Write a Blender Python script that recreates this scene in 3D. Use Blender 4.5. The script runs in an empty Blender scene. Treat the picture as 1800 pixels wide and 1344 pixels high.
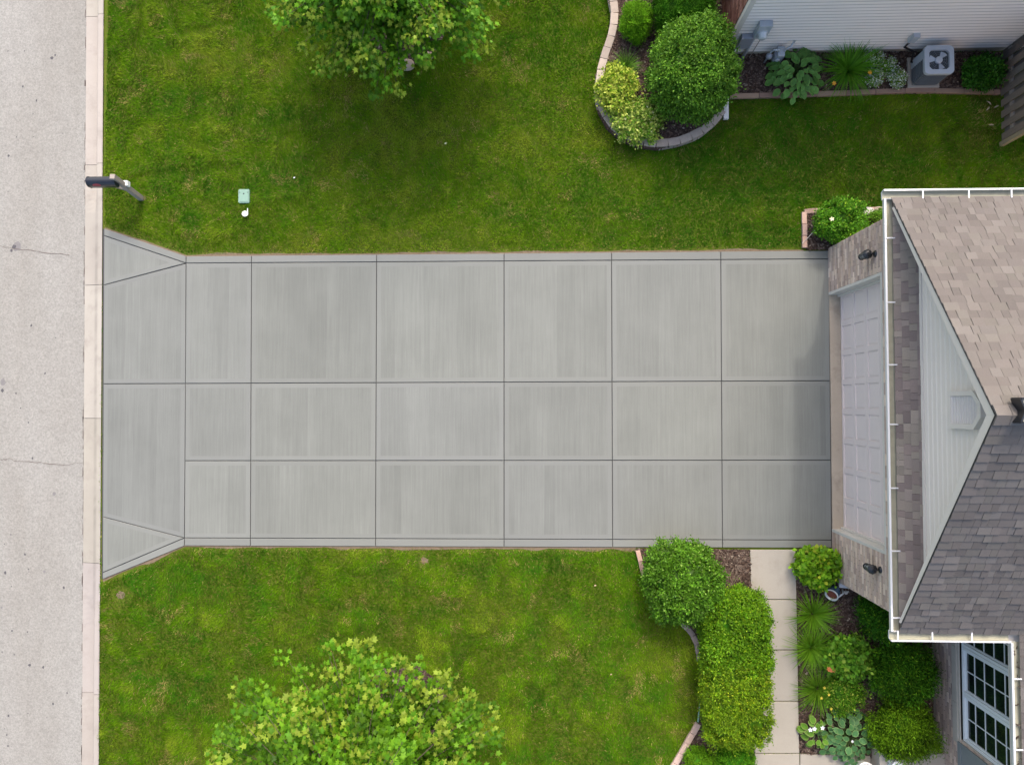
import bpy, math, random
import numpy as np
from mathutils import Vector, Matrix, Quaternion

random.seed(7)
RNG = np.random.default_rng(7)
S = bpy.context.scene
COL = S.collection
R = math.radians

# ------------------------------------------------------------------ camera
F_PX, CX, CY, CAM_H = 1248.0, 900.0, 672.0, 14.86
NADIR = (945.0, 712.0)
ray_n = Vector(((NADIR[0]-CX)/F_PX, -(NADIR[1]-CY)/F_PX, -1)).normalized()
CAM_Q = ray_n.rotation_difference(Vector((0, 0, -1)))
cam_d = bpy.data.cameras.new('camera'); cam = bpy.data.objects.new('camera', cam_d); COL.objects.link(cam)
cam_d.sensor_fit = 'HORIZONTAL'; cam_d.sensor_width = 36.0; cam_d.lens = 36.0*F_PX/1800.0
cam_d.clip_start = 0.1; cam_d.clip_end = 2000
cam.location = (0, 0, CAM_H); cam.rotation_mode = 'QUATERNION'; cam.rotation_quaternion = CAM_Q
S.camera = cam

# ------------------------------------------------------------------ light
SUN_DIR = Vector((-0.13, -0.85, -1.0)).normalized()      # a metre of height throws its shadow .85 m down the picture
elev = math.asin(-SUN_DIR.z); azim = math.atan2(-SUN_DIR.x, -SUN_DIR.y)
W = bpy.data.worlds.new("World"); S.world = W; W.use_nodes = True
nt = W.node_tree; bg = nt.nodes['Background']; sky = nt.nodes.new('ShaderNodeTexSky')
sky.sky_type = 'NISHITA'; sky.sun_disc = False; sky.sun_elevation = elev; sky.sun_rotation = azim
sky.dust_density = 5.0; sky.air_density = 1.0; sky.ozone_density = 0.3
nt.links.new(sky.outputs[0], bg.inputs[0]); bg.inputs[1].default_value = 0.15
sun_d = bpy.data.lights.new('sun', 'SUN'); sun_d.energy = 0.55; sun_d.angle = R(2.2); sun_d.color = (1, .965, .93)
sun = bpy.data.objects.new('sun', sun_d); COL.objects.link(sun)
sun.location = (3, 10, 20); sun.rotation_mode = 'QUATERNION'; sun.rotation_quaternion = SUN_DIR.to_track_quat('-Z', 'Y')
S.view_settings.view_transform = 'Standard'; S.view_settings.look = 'None'
S.view_settings.gamma = 1; S.view_settings.exposure = 1.15

# ------------------------------------------------------------------ helpers
def P(px, py, z=0.0):
    """point at height z seen at photo pixel (px, py)"""
    r = CAM_Q @ Vector(((px-CX)/F_PX, -(py-CY)/F_PX, -1)); t = (CAM_H-z)/-r.z
    return Vector((r.x*t, r.y*t, z))
def PX(z): return F_PX/(CAM_H-z)          # photo pixels per metre at height z

def props(o, label=None, cat=None, group=None, kind=None):
    if label: o['label'] = label
    if cat: o['category'] = cat
    if group: o['group'] = group
    if kind: o['kind'] = kind
    return o
def thing(name, label, cat, loc, group=None):
    o = bpy.data.objects.new(name, None); COL.objects.link(o); o.location = loc
    o.empty_display_size = .1
    return props(o, label, cat, group)
def origin_of(parent):
    v = Vector((0, 0, 0))
    while parent is not None: v = v+Vector(parent.location); parent = parent.parent
    return v
def link(name, me, parent=None, loc=None):
    o = bpy.data.objects.new(name, me); COL.objects.link(o)
    if parent is not None: o.parent = parent
    if loc is not None: o.location = loc
    return o

class MB:
    def __init__(s): s.v = []; s.f = []; s.m = []; s.c = []
    def add(s, vs, fs, mi=0, col=(1, 1, 1)):
        b = len(s.v); s.v += [tuple(x) for x in vs]; s.c += [col]*len(vs)
        for f in fs: s.f.append(tuple(b+i for i in f)); s.m.append(mi)
    def quad(s, a, b, c, d, mi=0, col=(1, 1, 1)): s.add([a, b, c, d], [(0, 1, 2, 3)], mi, col)
    def box(s, x0, x1, y0, y1, z0, z1, mi=0, col=(1, 1, 1)):
        x0, x1 = min(x0, x1), max(x0, x1); y0, y1 = min(y0, y1), max(y0, y1)
        s.add([(x0, y0, z0), (x1, y0, z0), (x1, y1, z0), (x0, y1, z0), (x0, y0, z1), (x1, y0, z1), (x1, y1, z1), (x0, y1, z1)],
              [(3, 2, 1, 0), (4, 5, 6, 7), (0, 1, 5, 4), (1, 2, 6, 5), (2, 3, 7, 6), (3, 0, 4, 7)], mi, col)
    def obox(s, c, ax, ay, az, hx, hy, hz, mi=0, col=(1, 1, 1)):
        c = Vector(c); vs = []
        for dz in (-1, 1):
            for dx, dy in ((-1, -1), (1, -1), (1, 1), (-1, 1)):
                vs.append(c+ax*(dx*hx)+ay*(dy*hy)+az*(dz*hz))
        s.add(vs, [(3, 2, 1, 0), (4, 5, 6, 7), (0, 1, 5, 4), (1, 2, 6, 5), (2, 3, 7, 6), (3, 0, 4, 7)], mi, col)
    def bar(s, a, b, w, h, mi=0, col=(1, 1, 1)):
        a = Vector(a); b = Vector(b); d = (b-a); L = d.length; d.normalize()
        up = Vector((0, 0, 1)) if abs(d.z) < .95 else Vector((1, 0, 0))
        sd = d.cross(up).normalized(); u2 = sd.cross(d)
        s.obox((a+b)/2, d, sd, u2, L/2, w/2, h/2, mi, col)
    def prism(s, pts, z0, z1, mi=0, col=(1, 1, 1)):
        n = len(pts)
        ar = sum(pts[i][0]*pts[(i+1) % n][1]-pts[(i+1) % n][0]*pts[i][1] for i in range(n))
        if ar < 0: pts = list(reversed(pts))
        vs = [(p[0], p[1], z0) for p in pts]+[(p[0], p[1], z1) for p in pts]
        fs = [tuple(range(n-1, -1, -1)), tuple(range(n, 2*n))]+[(i, (i+1) % n, n+(i+1) % n, n+i) for i in range(n)]
        s.add(vs, fs, mi, col)
    def tube(s, path, rad, n=8, mi=0, col=(1, 1, 1), cap=True):
        path = [Vector(p) for p in path]; k = len(path)
        if not hasattr(rad, '__len__'): rad = [rad]*k
        vs = []; u = None
        for i, p in enumerate(path):
            d = (path[min(i+1, k-1)]-path[max(i-1, 0)]).normalized()
            if u is None: u = d.orthogonal().normalized()
            u = (u-d*u.dot(d)).normalized(); w = d.cross(u)
            for j in range(n):
                a = 2*math.pi*j/n; vs.append(p+(u*math.cos(a)+w*math.sin(a))*rad[i])
        fs = []
        for i in range(k-1):
            for j in range(n):
                fs.append((i*n+j, i*n+(j+1) % n, (i+1)*n+(j+1) % n, (i+1)*n+j))
        if cap: fs += [tuple(range(n-1, -1, -1)), tuple((k-1)*n+j for j in range(n))]
        s.add(vs, fs, mi, col)
    def lathe(s, prof, o, axis=(0, 0, 1), n=20, mi=0, col=(1, 1, 1)):
        ax = Vector(axis).normalized(); u = ax.orthogonal().normalized(); w = ax.cross(u); o = Vector(o)
        vs = []; k = len(prof)
        for r, h in prof:
            for j in range(n):
                a = 2*math.pi*j/n; vs.append(o+ax*h+(u*math.cos(a)+w*math.sin(a))*max(r, 1e-4))
        fs = [(i*n+j, i*n+(j+1) % n, (i+1)*n+(j+1) % n, (i+1)*n+j) for i in range(k-1) for j in range(n)]
        s.add(vs, fs, mi, col)
    def build(s, name, mats, parent=None, loc=None, smooth=False, bevel=0.0):
        if not isinstance(mats, (list, tuple)): mats = [mats]
        o = Vector(loc) if loc is not None else Vector((0, 0, 0))
        og = origin_of(parent)+o
        me = bpy.data.meshes.new(name)
        me.from_pydata([(x-og.x, y-og.y, z-og.z) for x, y, z in s.v], [], s.f)
        for m in mats: me.materials.append(m)
        me.polygons.foreach_set('material_index', s.m)
        if smooth: me.polygons.foreach_set('use_smooth', [True]*len(s.f))
        at = me.color_attributes.new('Col', 'FLOAT_COLOR', 'POINT')
        at.data.foreach_set('color', np.array([(c[0], c[1], c[2], 1) for c in s.c], dtype=np.float32).ravel())
        me.update()
        ob = link(name, me, parent, o)
        if bevel:
            b = ob.modifiers.new('bevel', 'BEVEL'); b.width = bevel; b.segments = 2; b.limit_method = 'ANGLE'
        return ob

def np_object(name, V, T, C, mats, parent=None, loc=(0, 0, 0), smooth=False):
    """V (n,3) verts, T (m,3) triangles, C (n,3) colours"""
    og = np.array(origin_of(parent)+Vector(loc), dtype=np.float32)
    V = (V-og).astype(np.float32); T = T.astype(np.int32)
    me = bpy.data.meshes.new(name); n, m = len(V), len(T)
    me.vertices.add(n); me.vertices.foreach_set('co', V.ravel())
    me.loops.add(m*3); me.loops.foreach_set('vertex_index', T.ravel())
    me.polygons.add(m); me.polygons.foreach_set('loop_start', np.arange(0, m*3, 3, dtype=np.int32))
    try: me.polygons.foreach_set('loop_total', np.full(m, 3, dtype=np.int32))
    except Exception: pass
    me.materials.append(mats)
    at = me.color_attributes.new('Col', 'FLOAT_COLOR', 'POINT')
    at.data.foreach_set('color', np.concatenate([C, np.ones((n, 1))], 1).astype(np.float32).ravel())
    if smooth: me.polygons.foreach_set('use_smooth', np.ones(m, dtype=bool))
    me.update(calc_edges=True)
    return link(name, me, parent, loc)

def vnoise(x, y, scale, seed):
    r = np.random.default_rng(seed).random((64, 64))
    x = np.asarray(x)*scale+seed*3.1; y = np.asarray(y)*scale+seed*1.7
    xi = np.floor(x).astype(int); yi = np.floor(y).astype(int); fx = x-xi; fy = y-yi
    fx = fx*fx*(3-2*fx); fy = fy*fy*(3-2*fy)
    g = lambda a, b: r[a % 64, b % 64]
    return (g(xi, yi)*(1-fx)+g(xi+1, yi)*fx)*(1-fy)+(g(xi, yi+1)*(1-fx)+g(xi+1, yi+1)*fx)*fy
def inpoly(x, y, poly):
    res = np.zeros(len(x), dtype=bool); n = len(poly)
    for i in range(n):
        x0, y0 = poly[i][0], poly[i][1]; x1, y1 = poly[(i+1) % n][0], poly[(i+1) % n][1]
        if y0 == y1: continue
        c = ((y0 > y) != (y1 > y)) & (x < (x1-x0)*(y-y0)/(y1-y0)+x0); res ^= c
    return res
def segdist(x, y, a, b):
    ax, ay = a[0], a[1]; dx, dy = b[0]-ax, b[1]-ay; L = dx*dx+dy*dy
    t = np.clip(((x-ax)*dx+(y-ay)*dy)/L, 0, 1)
    return np.hypot(x-ax-t*dx, y-ay-t*dy)
def nrm(a): return a/np.maximum(np.linalg.norm(a, axis=-1, keepdims=True), 1e-9)

# ------------------------------------------------------------------ materials
def new_mat(name):
    m = bpy.data.materials.new(name); m.use_nodes = True
    return m, m.node_tree, m.node_tree.nodes['Principled BSDF']
def N(nt, kind, **kw):
    n = nt.nodes.new(kind)
    for k, v in kw.items(): setattr(n, k, v)
    return n
def math_n(nt, op, a, b=None, c=None):
    n = N(nt, 'ShaderNodeMath', operation=op)
    for i, v in enumerate((a, b, c)):
        if v is None: continue
        if isinstance(v, (int, float)): n.inputs[i].default_value = v
        else: nt.links.new(v, n.inputs[i])
    return n.outputs[0]
def noise(nt, vec, scale, detail=3, rough=.55, mapping=None):
    if mapping:
        mp = N(nt, 'ShaderNodeMapping'); mp.inputs['Scale'].default_value = mapping; nt.links.new(vec, mp.inputs[0]); vec = mp.outputs[0]
    n = N(nt, 'ShaderNodeTexNoise'); n.inputs['Scale'].default_value = scale; n.inputs['Detail'].default_value = detail; n.inputs['Roughness'].default_value = rough
    nt.links.new(vec, n.inputs['Vector']); return n.outputs[0]
def mix_rgb(nt, fac, a, b, mode='MIX'):
    n = N(nt, 'ShaderNodeMix', data_type='RGBA', blend_type=mode)
    for sck, v in ((n.inputs[0], fac), (n.inputs[6], a), (n.inputs[7], b)):
        if isinstance(v, (int, float)): sck.default_value = v
        elif isinstance(v, tuple): sck.default_value = (*v, 1)
        else: nt.links.new(v, sck)
    return n.outputs[2]
def ramp(nt, f, a, b):
    n = N(nt, 'ShaderNodeMapRange'); n.inputs[1].default_value = a; n.inputs[2].default_value = b; nt.links.new(f, n.inputs[0]); return n.outputs[0]
def scale_col(nt, col, f):
    n = N(nt, 'ShaderNodeVectorMath', operation='SCALE')
    if isinstance(col, tuple): n.inputs[0].default_value = col
    else: nt.links.new(col, n.inputs[0])
    nt.links.new(f, n.inputs['Scale']); return n.outputs[0]
def bump(nt, bsdf, h, strength, dist=.01):
    b = N(nt, 'ShaderNodeBump'); b.inputs['Strength'].default_value = strength; b.inputs['Distance'].default_value = dist
    nt.links.new(h, b.inputs['Height']); nt.links.new(b.outputs[0], bsdf.inputs['Normal'])
def pos(nt): return N(nt, 'ShaderNodeNewGeometry').outputs['Position']

def mat(name, col=None, rough=.6, var=.12, scale=6, fine=0., fscale=80, bmp=0., bscale=60, spec=.4, metal=0., mapping=None):
    """col None: the mesh's own Col attribute"""
    m, nt, b = new_mat(name); p = pos(nt)
    if col is None: c = N(nt, 'ShaderNodeAttribute', attribute_name='Col').outputs[0]
    else: c = col
    f = math_n(nt, 'MULTIPLY_ADD', noise(nt, p, scale, 4, .6, mapping), 2*var, 1-var)
    if fine: f = math_n(nt, 'MULTIPLY', f, math_n(nt, 'MULTIPLY_ADD', noise(nt, p, fscale, 2, .7), 2*fine, 1-fine))
    nt.links.new(scale_col(nt, c, f), b.inputs['Base Color'])
    b.inputs['Roughness'].default_value = rough; b.inputs['Metallic'].default_value = metal
    b.inputs['Specular IOR Level'].default_value = spec
    if bmp: bump(nt, b, noise(nt, p, bscale, 3), bmp)
    return m
def foliage_mat(name, rough=.5, trans=.25, spec=.2):
    m, nt, b = new_mat(name); p = pos(nt)
    c = N(nt, 'ShaderNodeAttribute', attribute_name='Col').outputs[0]
    cc = scale_col(nt, c, math_n(nt, 'MULTIPLY_ADD', noise(nt, p, 25, 2), .5, .75))
    nt.links.new(cc, b.inputs['Base Color']); b.inputs['Roughness'].default_value = rough; b.inputs['Specular IOR Level'].default_value = spec
    t = N(nt, 'ShaderNodeBsdfTranslucent'); nt.links.new(cc, t.inputs[0])
    mx = N(nt, 'ShaderNodeMixShader'); mx.inputs[0].default_value = trans
    nt.links.new(b.outputs[0], mx.inputs[1]); nt.links.new(t.outputs[0], mx.inputs[2])
    nt.links.new(mx.outputs[0], nt.nodes['Material Output'].inputs[0]); return m

def asphalt_mat():
    m, nt, b = new_mat('old_asphalt'); p = pos(nt)
    big = noise(nt, p, .55, 4, .6, (1.6, .35, 1)); mid = noise(nt, p, 3.2, 4, .6)
    gr = noise(nt, p, 25, 4, .8); gr2 = noise(nt, p, 90, 2, .8)
    c = mix_rgb(nt, ramp(nt, big, .3, .7), (.278, .266, .238), (.318, .31, .284))
    f = math_n(nt, 'MULTIPLY_ADD', mid, .16, .92)
    f = math_n(nt, 'MULTIPLY', f, math_n(nt, 'MULTIPLY_ADD', ramp(nt, gr, .33, .62), .36, .74))
    f = math_n(nt, 'MULTIPLY', f, math_n(nt, 'MULTIPLY_ADD', gr2, .5, .77))
    vo = N(nt, 'ShaderNodeTexVoronoi'); vo.inputs['Scale'].default_value = 3.1; nt.links.new(p, vo.inputs['Vector'])
    sp = ramp(nt, vo.outputs['Distance'], .012, .035)          # sparse tar specks
    f = math_n(nt, 'MULTIPLY', f, math_n(nt, 'MULTIPLY_ADD', sp, .45, .55))
    nt.links.new(scale_col(nt, c, f), b.inputs['Base Color']); b.inputs['Roughness'].default_value = .9; b.inputs['Specular IOR Level'].default_value = .2
    bump(nt, b, gr, .5, .008); return m
def concrete_mat(name, base, tone=True, streak=.1, rough=.8, blotch=.12, grime=None):
    m, nt, b = new_mat(name); p = pos(nt)
    c = N(nt, 'ShaderNodeAttribute', attribute_name='Col').outputs[0]
    c = mix_rgb(nt, 1.0, c, base, 'MULTIPLY')
    f = math_n(nt, 'MULTIPLY_ADD', noise(nt, p, .9, 4, .6), 2*blotch, 1-blotch)
    if streak:
        f = math_n(nt, 'MULTIPLY', f, math_n(nt, 'MULTIPLY_ADD', noise(nt, p, 1, 4, .7, (22, .5, 1)), 2*streak, 1-streak))
        f = math_n(nt, 'MULTIPLY', f, math_n(nt, 'MULTIPLY_ADD', noise(nt, p, 1, 2, .7, (70, 1.6, 1)), streak*1.2, 1-streak*.6))
    f = math_n(nt, 'MULTIPLY', f, math_n(nt, 'MULTIPLY_ADD', noise(nt, p, 55, 3, .7), .16, .92))
    c = scale_col(nt, c, f)
    if grime:
        g = ramp(nt, noise(nt, p, 2.3, 5, .65), .52, .78)
        c = mix_rgb(nt, math_n(nt, 'MULTIPLY', g, .6), c, grime)
    nt.links.new(c, b.inputs['Base Color']); b.inputs['Roughness'].default_value = rough; b.inputs['Specular IOR Level'].default_value = .3
    bump(nt, b, noise(nt, p, 1, 2, .6, (120, 3, 1) if streak else (90, 90, 90)), .15, .004)
    return m
def lawn_mat():
    m, nt, b = new_mat('lawn_thatch'); p = pos(nt)
    c = mix_rgb(nt, ramp(nt, noise(nt, p, 1.6, 5, .65), .35, .68), (.05, .105, .007), (.11, .155, .013))
    c = mix_rgb(nt, ramp(nt, noise(nt, p, 30, 3, .7), .45, .75), c, (.15, .12, .035))
    nt.links.new(c, b.inputs['Base Color']); b.inputs['Roughness'].default_value = .9; b.inputs['Specular IOR Level'].default_value = .1
    bump(nt, b, noise(nt, p, 60, 3), .6, .02); return m

M = dict(
    asphalt=asphalt_mat(),
    tar=mat('tar_spot', (.09, .085, .09), .7, .3, 30), tar_grey=mat('oil_stain', (.20, .19, .185), .8, .25, 20), crack=mat('crack_fill', (.15, .125, .11), .9, .3, 30),
    kerb=concrete_mat('kerb_concrete', (.395, .365, .33), streak=0, blotch=.18, grime=(.25, .22, .19)),
    broom=concrete_mat('broomed_concrete', (.190, .199, .181), streak=.21, blotch=.16),
    smooth=concrete_mat('trowelled_concrete', (.203, .211, .195), streak=.03, blotch=.08),
    joint=mat('joint_base', (.07, .07, .068), .9, .2, 20),  # dark grey base lying under the open joints
    walk=concrete_mat('walk_concrete', (.40, .365, .31), streak=0, blotch=.14, grime=(.31, .275, .225)),
    slab=concrete_mat('stained_floor_lip', (.44, .37, .285), streak=0, blotch=.26, grime=(.19, .15, .11)),
    lawn=lawn_mat(),
    soil=mat('soil', (.185, .14, .095), .95, .35, 18, .4, 90, .6, 40, .1),
    grass=foliage_mat('grass_blade', .7, .3, .04),
    leaf=foliage_mat('leaf', .5, .30, .18), waxy=foliage_mat('waxy_leaf', .45, .2, .16), needle=foliage_mat('needle_leaf', .65, .15, .08),
    twig=mat('twig', (.075, .06, .035), .9, .3, 20), bark=mat('bark', (.12, .095, .07), .9, .35, 25, .2, 80, .8, 30, .1),
    mulch=mat('mulch', None, .95, .3, 12, .3, 60, .5, 50, .15),
    brick=mat('brick', None, .85, .15, 9, .2, 120, .3, 120, .2), mortar=mat('mortar', (.50, .45, .39), .95, .12, 10, .15, 90, .2, 80, .15),
    paver=mat('paver', None, .9, .2, 8, .2, 90, .4, 70, .2),
    shingle=mat('shingle', None, .92, .10, 3, .22, 110, .5, 140, .15),
    white=mat('white_paint', (.74, .74, .74), .35, .05, 4), trim=mat('trim_paint', (.72, .67, .61), .45, .06, 5),
    jamb=mat('jamb_paint', (.62, .60, .54), .5, .10, 5), siding=mat('vinyl_siding', (.78, .715, .645), .45, .05, 2, .03, 60),
    siding_cool=mat('vinyl_siding_cool', (.90, .85, .79), .45, .05, 2, .03, 60),
    siding_shadow=mat('siding_shadow_line', (.52, .49, .46), .6, .15, 4),  # shadow line under each siding course, painted as a darker tone
    door=mat('garage_door_paint', (.74, .66, .62), .45, .05, 3), gutter_in=mat('gutter_dirt', (.38, .37, .28), .8, .22, 9),
    litter=mat('gutter_litter', (.10, .075, .06), .95, .45, 25), found=mat('foundation', (.40, .36, .29), .9, .15, 6, .1, 60),
    sill=mat('stone_sill', (.46, .42, .355), .85, .14, 7, .12, 60), shutter=mat('shutter_paint', (.20, .225, .23), .5, .08, 5),
    frame=mat('window_vinyl', (.74, .78, .80), .35, .04, 4),
    black=mat('black_metal', (.012, .014, .018), .35, .2, 10, spec=.6), mailbox=mat('mailbox_paint', (.012, .015, .022), .3, .2, 8, spec=.6),
    red=mat('red_decal', (.45, .06, .07), .5, .1, 10), postwood=mat('post_wood', (.34, .295, .25), .85, .25, 5, .2, 50, .5, 40, .15, mapping=(14, 14, 1.5)),
    fence=mat('fence_wood', None, .85, .25, 3, .2, 50, .5, 40, .15, mapping=(12, 12, 1.2)),
    steel=mat('grey_enamel', (.50, .55, .60), .4, .08, 6, metal=.2), steel2=mat('grey_enamel_dull', (.33, .36, .42), .45, .12, 6, metal=.2),
    acdark=mat('coil_dark', (.045, .055, .06), .6, .2, 10), acslat=mat('coil_guard', (.16, .18, .19), .5, .1, 10),
    rubber=mat('black_conduit', (.01, .01, .011), .5, .1, 10), valve=mat('box_green', (.22, .36, .28), .6, .08, 8),
    paper=mat('white_plastic', (.85, .85, .80), .6, .05, 10), petal=mat('petal', None, .5, .08, 20),
    stone=mat('pale_stone', (.60, .56, .50), .9, .18, 10, .15, 60, .4, 40), tanstone=mat('tan_stone', (.42, .33, .26), .9, .2, 10, .15, 60, .4, 40),
    pot=mat('blue_glaze', (.05, .10, .17), .15, .5, 18, spec=.7), potrim=mat('glaze_rim', (.62, .66, .66), .2, .2, 12, spec=.7),
)
def glass_mat():
    m, nt, b = new_mat('dark_window_glass'); p = pos(nt)
    c = mix_rgb(nt, ramp(nt, noise(nt, p, 2.5, 3), .35, .7), (.006, .009, .009), (.014, .03, .016))
    nt.links.new(c, b.inputs['Base Color']); b.inputs['Roughness'].default_value = .04; b.inputs['Specular IOR Level'].default_value = .6; return m
M['glass'] = glass_mat()
def clear_mat():
    m, nt, b = new_mat('lamp_glass'); p = pos(nt)
    nt.links.new(scale_col(nt, (.22, .25, .27), math_n(nt, 'MULTIPLY_ADD', noise(nt, p, 20), .3, .85)), b.inputs['Base Color'])
    b.inputs['Roughness'].default_value = .08; b.inputs['Alpha'].default_value = .75; return m
M['lampglass'] = clear_mat()

# ================================================================== SETTING
def line_y(p0, p1):               # kerb back line as x(y)
    return lambda y: p0.x+(p1.x-p0.x)*(y-p0.y)/(p1.y-p0.y)
KB = line_y(P(181.5, 0), P(173, 1344)); KF = line_y(P(152, 0, -.1), P(144, 1344, -.1))
YT, YB = 16.0, -16.0

mb = MB(); mb.quad((-400, -400, -.2), (400, -400, -.2), (400, 400, -.2), (-400, 400, -.2))
props(mb.build('ground', M['lawn']), kind='structure')
mb = MB(); mb.quad((KB(YB)+.005, YB, -.03), (30, YB, -.03), (30, YT, -.03), (KB(YT)+.005, YT, -.03))
props(mb.build('lawn', M['lawn']), kind='structure')

# road with its cracks and tar spots
mb = MB(); ZR = -.105
mb.quad((-24, YB-20, ZR), (KF(YB-20)+.02, YB-20, ZR), (KF(YT+20)+.02, YT+20, ZR), (-24, YT+20, ZR))
def ribbon(pts, w0, z):
    fine = []
    for a, b in zip(pts, pts[1:]):
        for i in range(5):
            t = i/5; fine.append((a[0]+(b[0]-a[0])*t+random.uniform(-.5, .5), a[1]+(b[1]-a[1])*t+random.uniform(-1.1, 1.1)))
    fine.append(pts[-1]); W_ = [P(x, y, z) for x, y in fine]
    for a, b in zip(W_, W_[1:]):
        w = w0*random.uniform(.5, 1.4); mb.quad(a+Vector((0, -w, 0)), b+Vector((0, -w, 0)), b+Vector((0, w, 0)), a+Vector((0, w, 0)), 2)
ribbon([(-40, 812), (0, 808), (16, 806), (30, 811), (50, 811), (72, 813), (97, 816), (118, 817), (134, 813), (145, 814)], .006, ZR+.004)
ribbon([(-20, 431), (0, 433), (25, 437), (60, 441), (95, 446), (122, 448)], .006, ZR+.004)
def blob(px, py, r, mi, z, el=1.):
    c = P(px, py, z); ph = random.uniform(0, 6); k = 9
    pts = [(c.x+math.cos(a)*r*random.uniform(.65, 1.15), c.y+math.sin(a)*r*el*random.uniform(.65, 1.15), z) for a in [2*math.pi*i/k for i in range(k)]]
    mb.add(pts, [tuple(range(k))], mi)
spots = [(25, 434, .06, 1), (20, 440, .04, 1), (91, 102, .045, 1), (97, 97, .025, 1), (14, 90, .02, 1), (43, 90, .018, 1), (40, 152, .028, 1), (64, 177, .028, 1), (58, 200, .016, 1), (15, 274, .032, 1),
         (4, 686, .045, 1), (28, 691, .03, 1), (55, 572, .03, 1), (79, 656, .028, 1), (36, 717, .02, 1), (50, 742, .024, 1), (57, 805, .028, 1), (95, 867, .05, 2), (5, 672, .09, 2), (30, 434, .12, 2),
         (9, 1006, .038, 1), (44, 974, .03, 1), (50, 1000, .02, 1), (78, 1004, .035, 2), (112, 1032, .035, 1), (21, 1108, .026, 1), (48, 1110, .02, 1), (4, 1145, .018, 1), (25, 1150, .018, 1), (52, 1168, .038, 1), (76, 1172, .032, 1),
         (93, 1236, .03, 1), (15, 1257, .03, 1), (118, 1217, .022, 1), (12, 1291, .022, 1), (14, 1310, .026, 1), (8, 1280, .014, 1), (39, 300, .012, 1), (29, 241, .016, 1), (52, 300, .012, 1), (145, 1016, .03, 1), (3, 1067, .03, 2), (20, 1030, .016, 1), (145, 1222, .025, 1)]
for x, y, r, mi in spots: blob(x, y, r*.8, {1: 1, 2: 3}[mi], ZR+.003 if mi == 1 else ZR+.0015, 1.2)
for i in range(90):
    blob(random.uniform(0, 138), random.uniform(0, 1344), random.uniform(.004, .012), random.choice((1, 3, 3)), ZR+.0045, 1.3)
for i in range(120):                    # dark ragged seam along the gutter pan
    y = random.uniform(-9, 9); x = KF(y)-.004+random.uniform(-.022, .012)
    a = random.uniform(.008, .02); h = random.uniform(.02, .12)
    mb.quad((x-a*.5, y-h, ZR+.006), (x+a*.5, y-h, ZR+.006), (x+a*.3, y+h, ZR+.006), (x-a*.4, y+h, ZR+.006), 2)
props(mb.build('road', [M['asphalt'], M['tar'], M['crack'], M['tar_grey']]), kind='structure')

# kerb and gutter, poured in lengths
mb = MB()
jy = [P(160, y).y for y in (-520, -240, 25, 287, 500, 735, 990, 1220, 1480, 1760)]
d0, d1 = P(180, 392).y, P(178, 1026).y
def kprof(y):
    k = 1.0
    if d1-.25 < y < d0+.25: k = 0.
    elif d0+.25 <= y < d0+.9: k = (y-d0-.25)/.65
    elif d1-.9 < y <= d1-.25: k = (d1-.25-y)/.65
    xb, xf = KB(y), KF(y); w = xb-xf
    flat = [(0, -.098), (.55, -.055), (.63, -.048), (.70, -.04), (.80, -.028), (.98, -.012), (1., -.016)]
    full = [(0, -.098), (.62, -.105), (.66, -.09), (.705, -.012), (.76, -.002), (.97, .0), (1., -.012)]
    return [(xf+w*(a[0]*(1-k)+b[0]*k), y, a[1]*(1-k)+b[1]*k) for a, b in zip(flat, full)]
for a, b in zip(jy, jy[1:]):
    t = random.uniform(.93, 1.05); col = (t, t*random.uniform(.97, 1.01), t*random.uniform(.93, 1.0))
    ys = np.linspace(a-.005, b+.005, 26); rows = [kprof(y) for y in ys]
    vs = [v for r in rows for v in r]; k = len(rows[0])
    fs = [(i*k+j, i*k+j+1, (i+1)*k+j+1, (i+1)*k+j) for i in range(25) for j in range(k-1)]
    fs = [tuple(reversed(f)) for f in fs]
    vs += [(x, y, -.2) for x, y, z in rows[0]]+[(x, y, -.2) for x, y, z in rows[-1]]
    n0 = 26*k
    fs += [(j, n0+j, n0+j+1, j+1) for j in range(k-1)]+[(25*k+j+1, n0+k+j+1, n0+k+j, 25*k+j) for j in range(k-1)]
    b0 = len(mb.c); mb.add(vs, fs, 0, col)
    for i in range(26):                     # darker line along the foot of the kerb face
        q = random.uniform(.74, .9)
        for j in (2, 3): mb.c[b0+i*k+j] = tuple(v*q for v in col)
        mb.c[b0+i*k+1] = tuple(v*.95 for v in col)
    mb.quad((KF(b)+.01, b-.02, -.125), (KB(b)-.01, b-.02, -.125), (KB(b)-.01, b+.02, -.125), (KF(b)+.01, b+.02, -.125), 1)
props(mb.build('kerb', [M['kerb'], M['joint']]), kind='structure')

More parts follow.
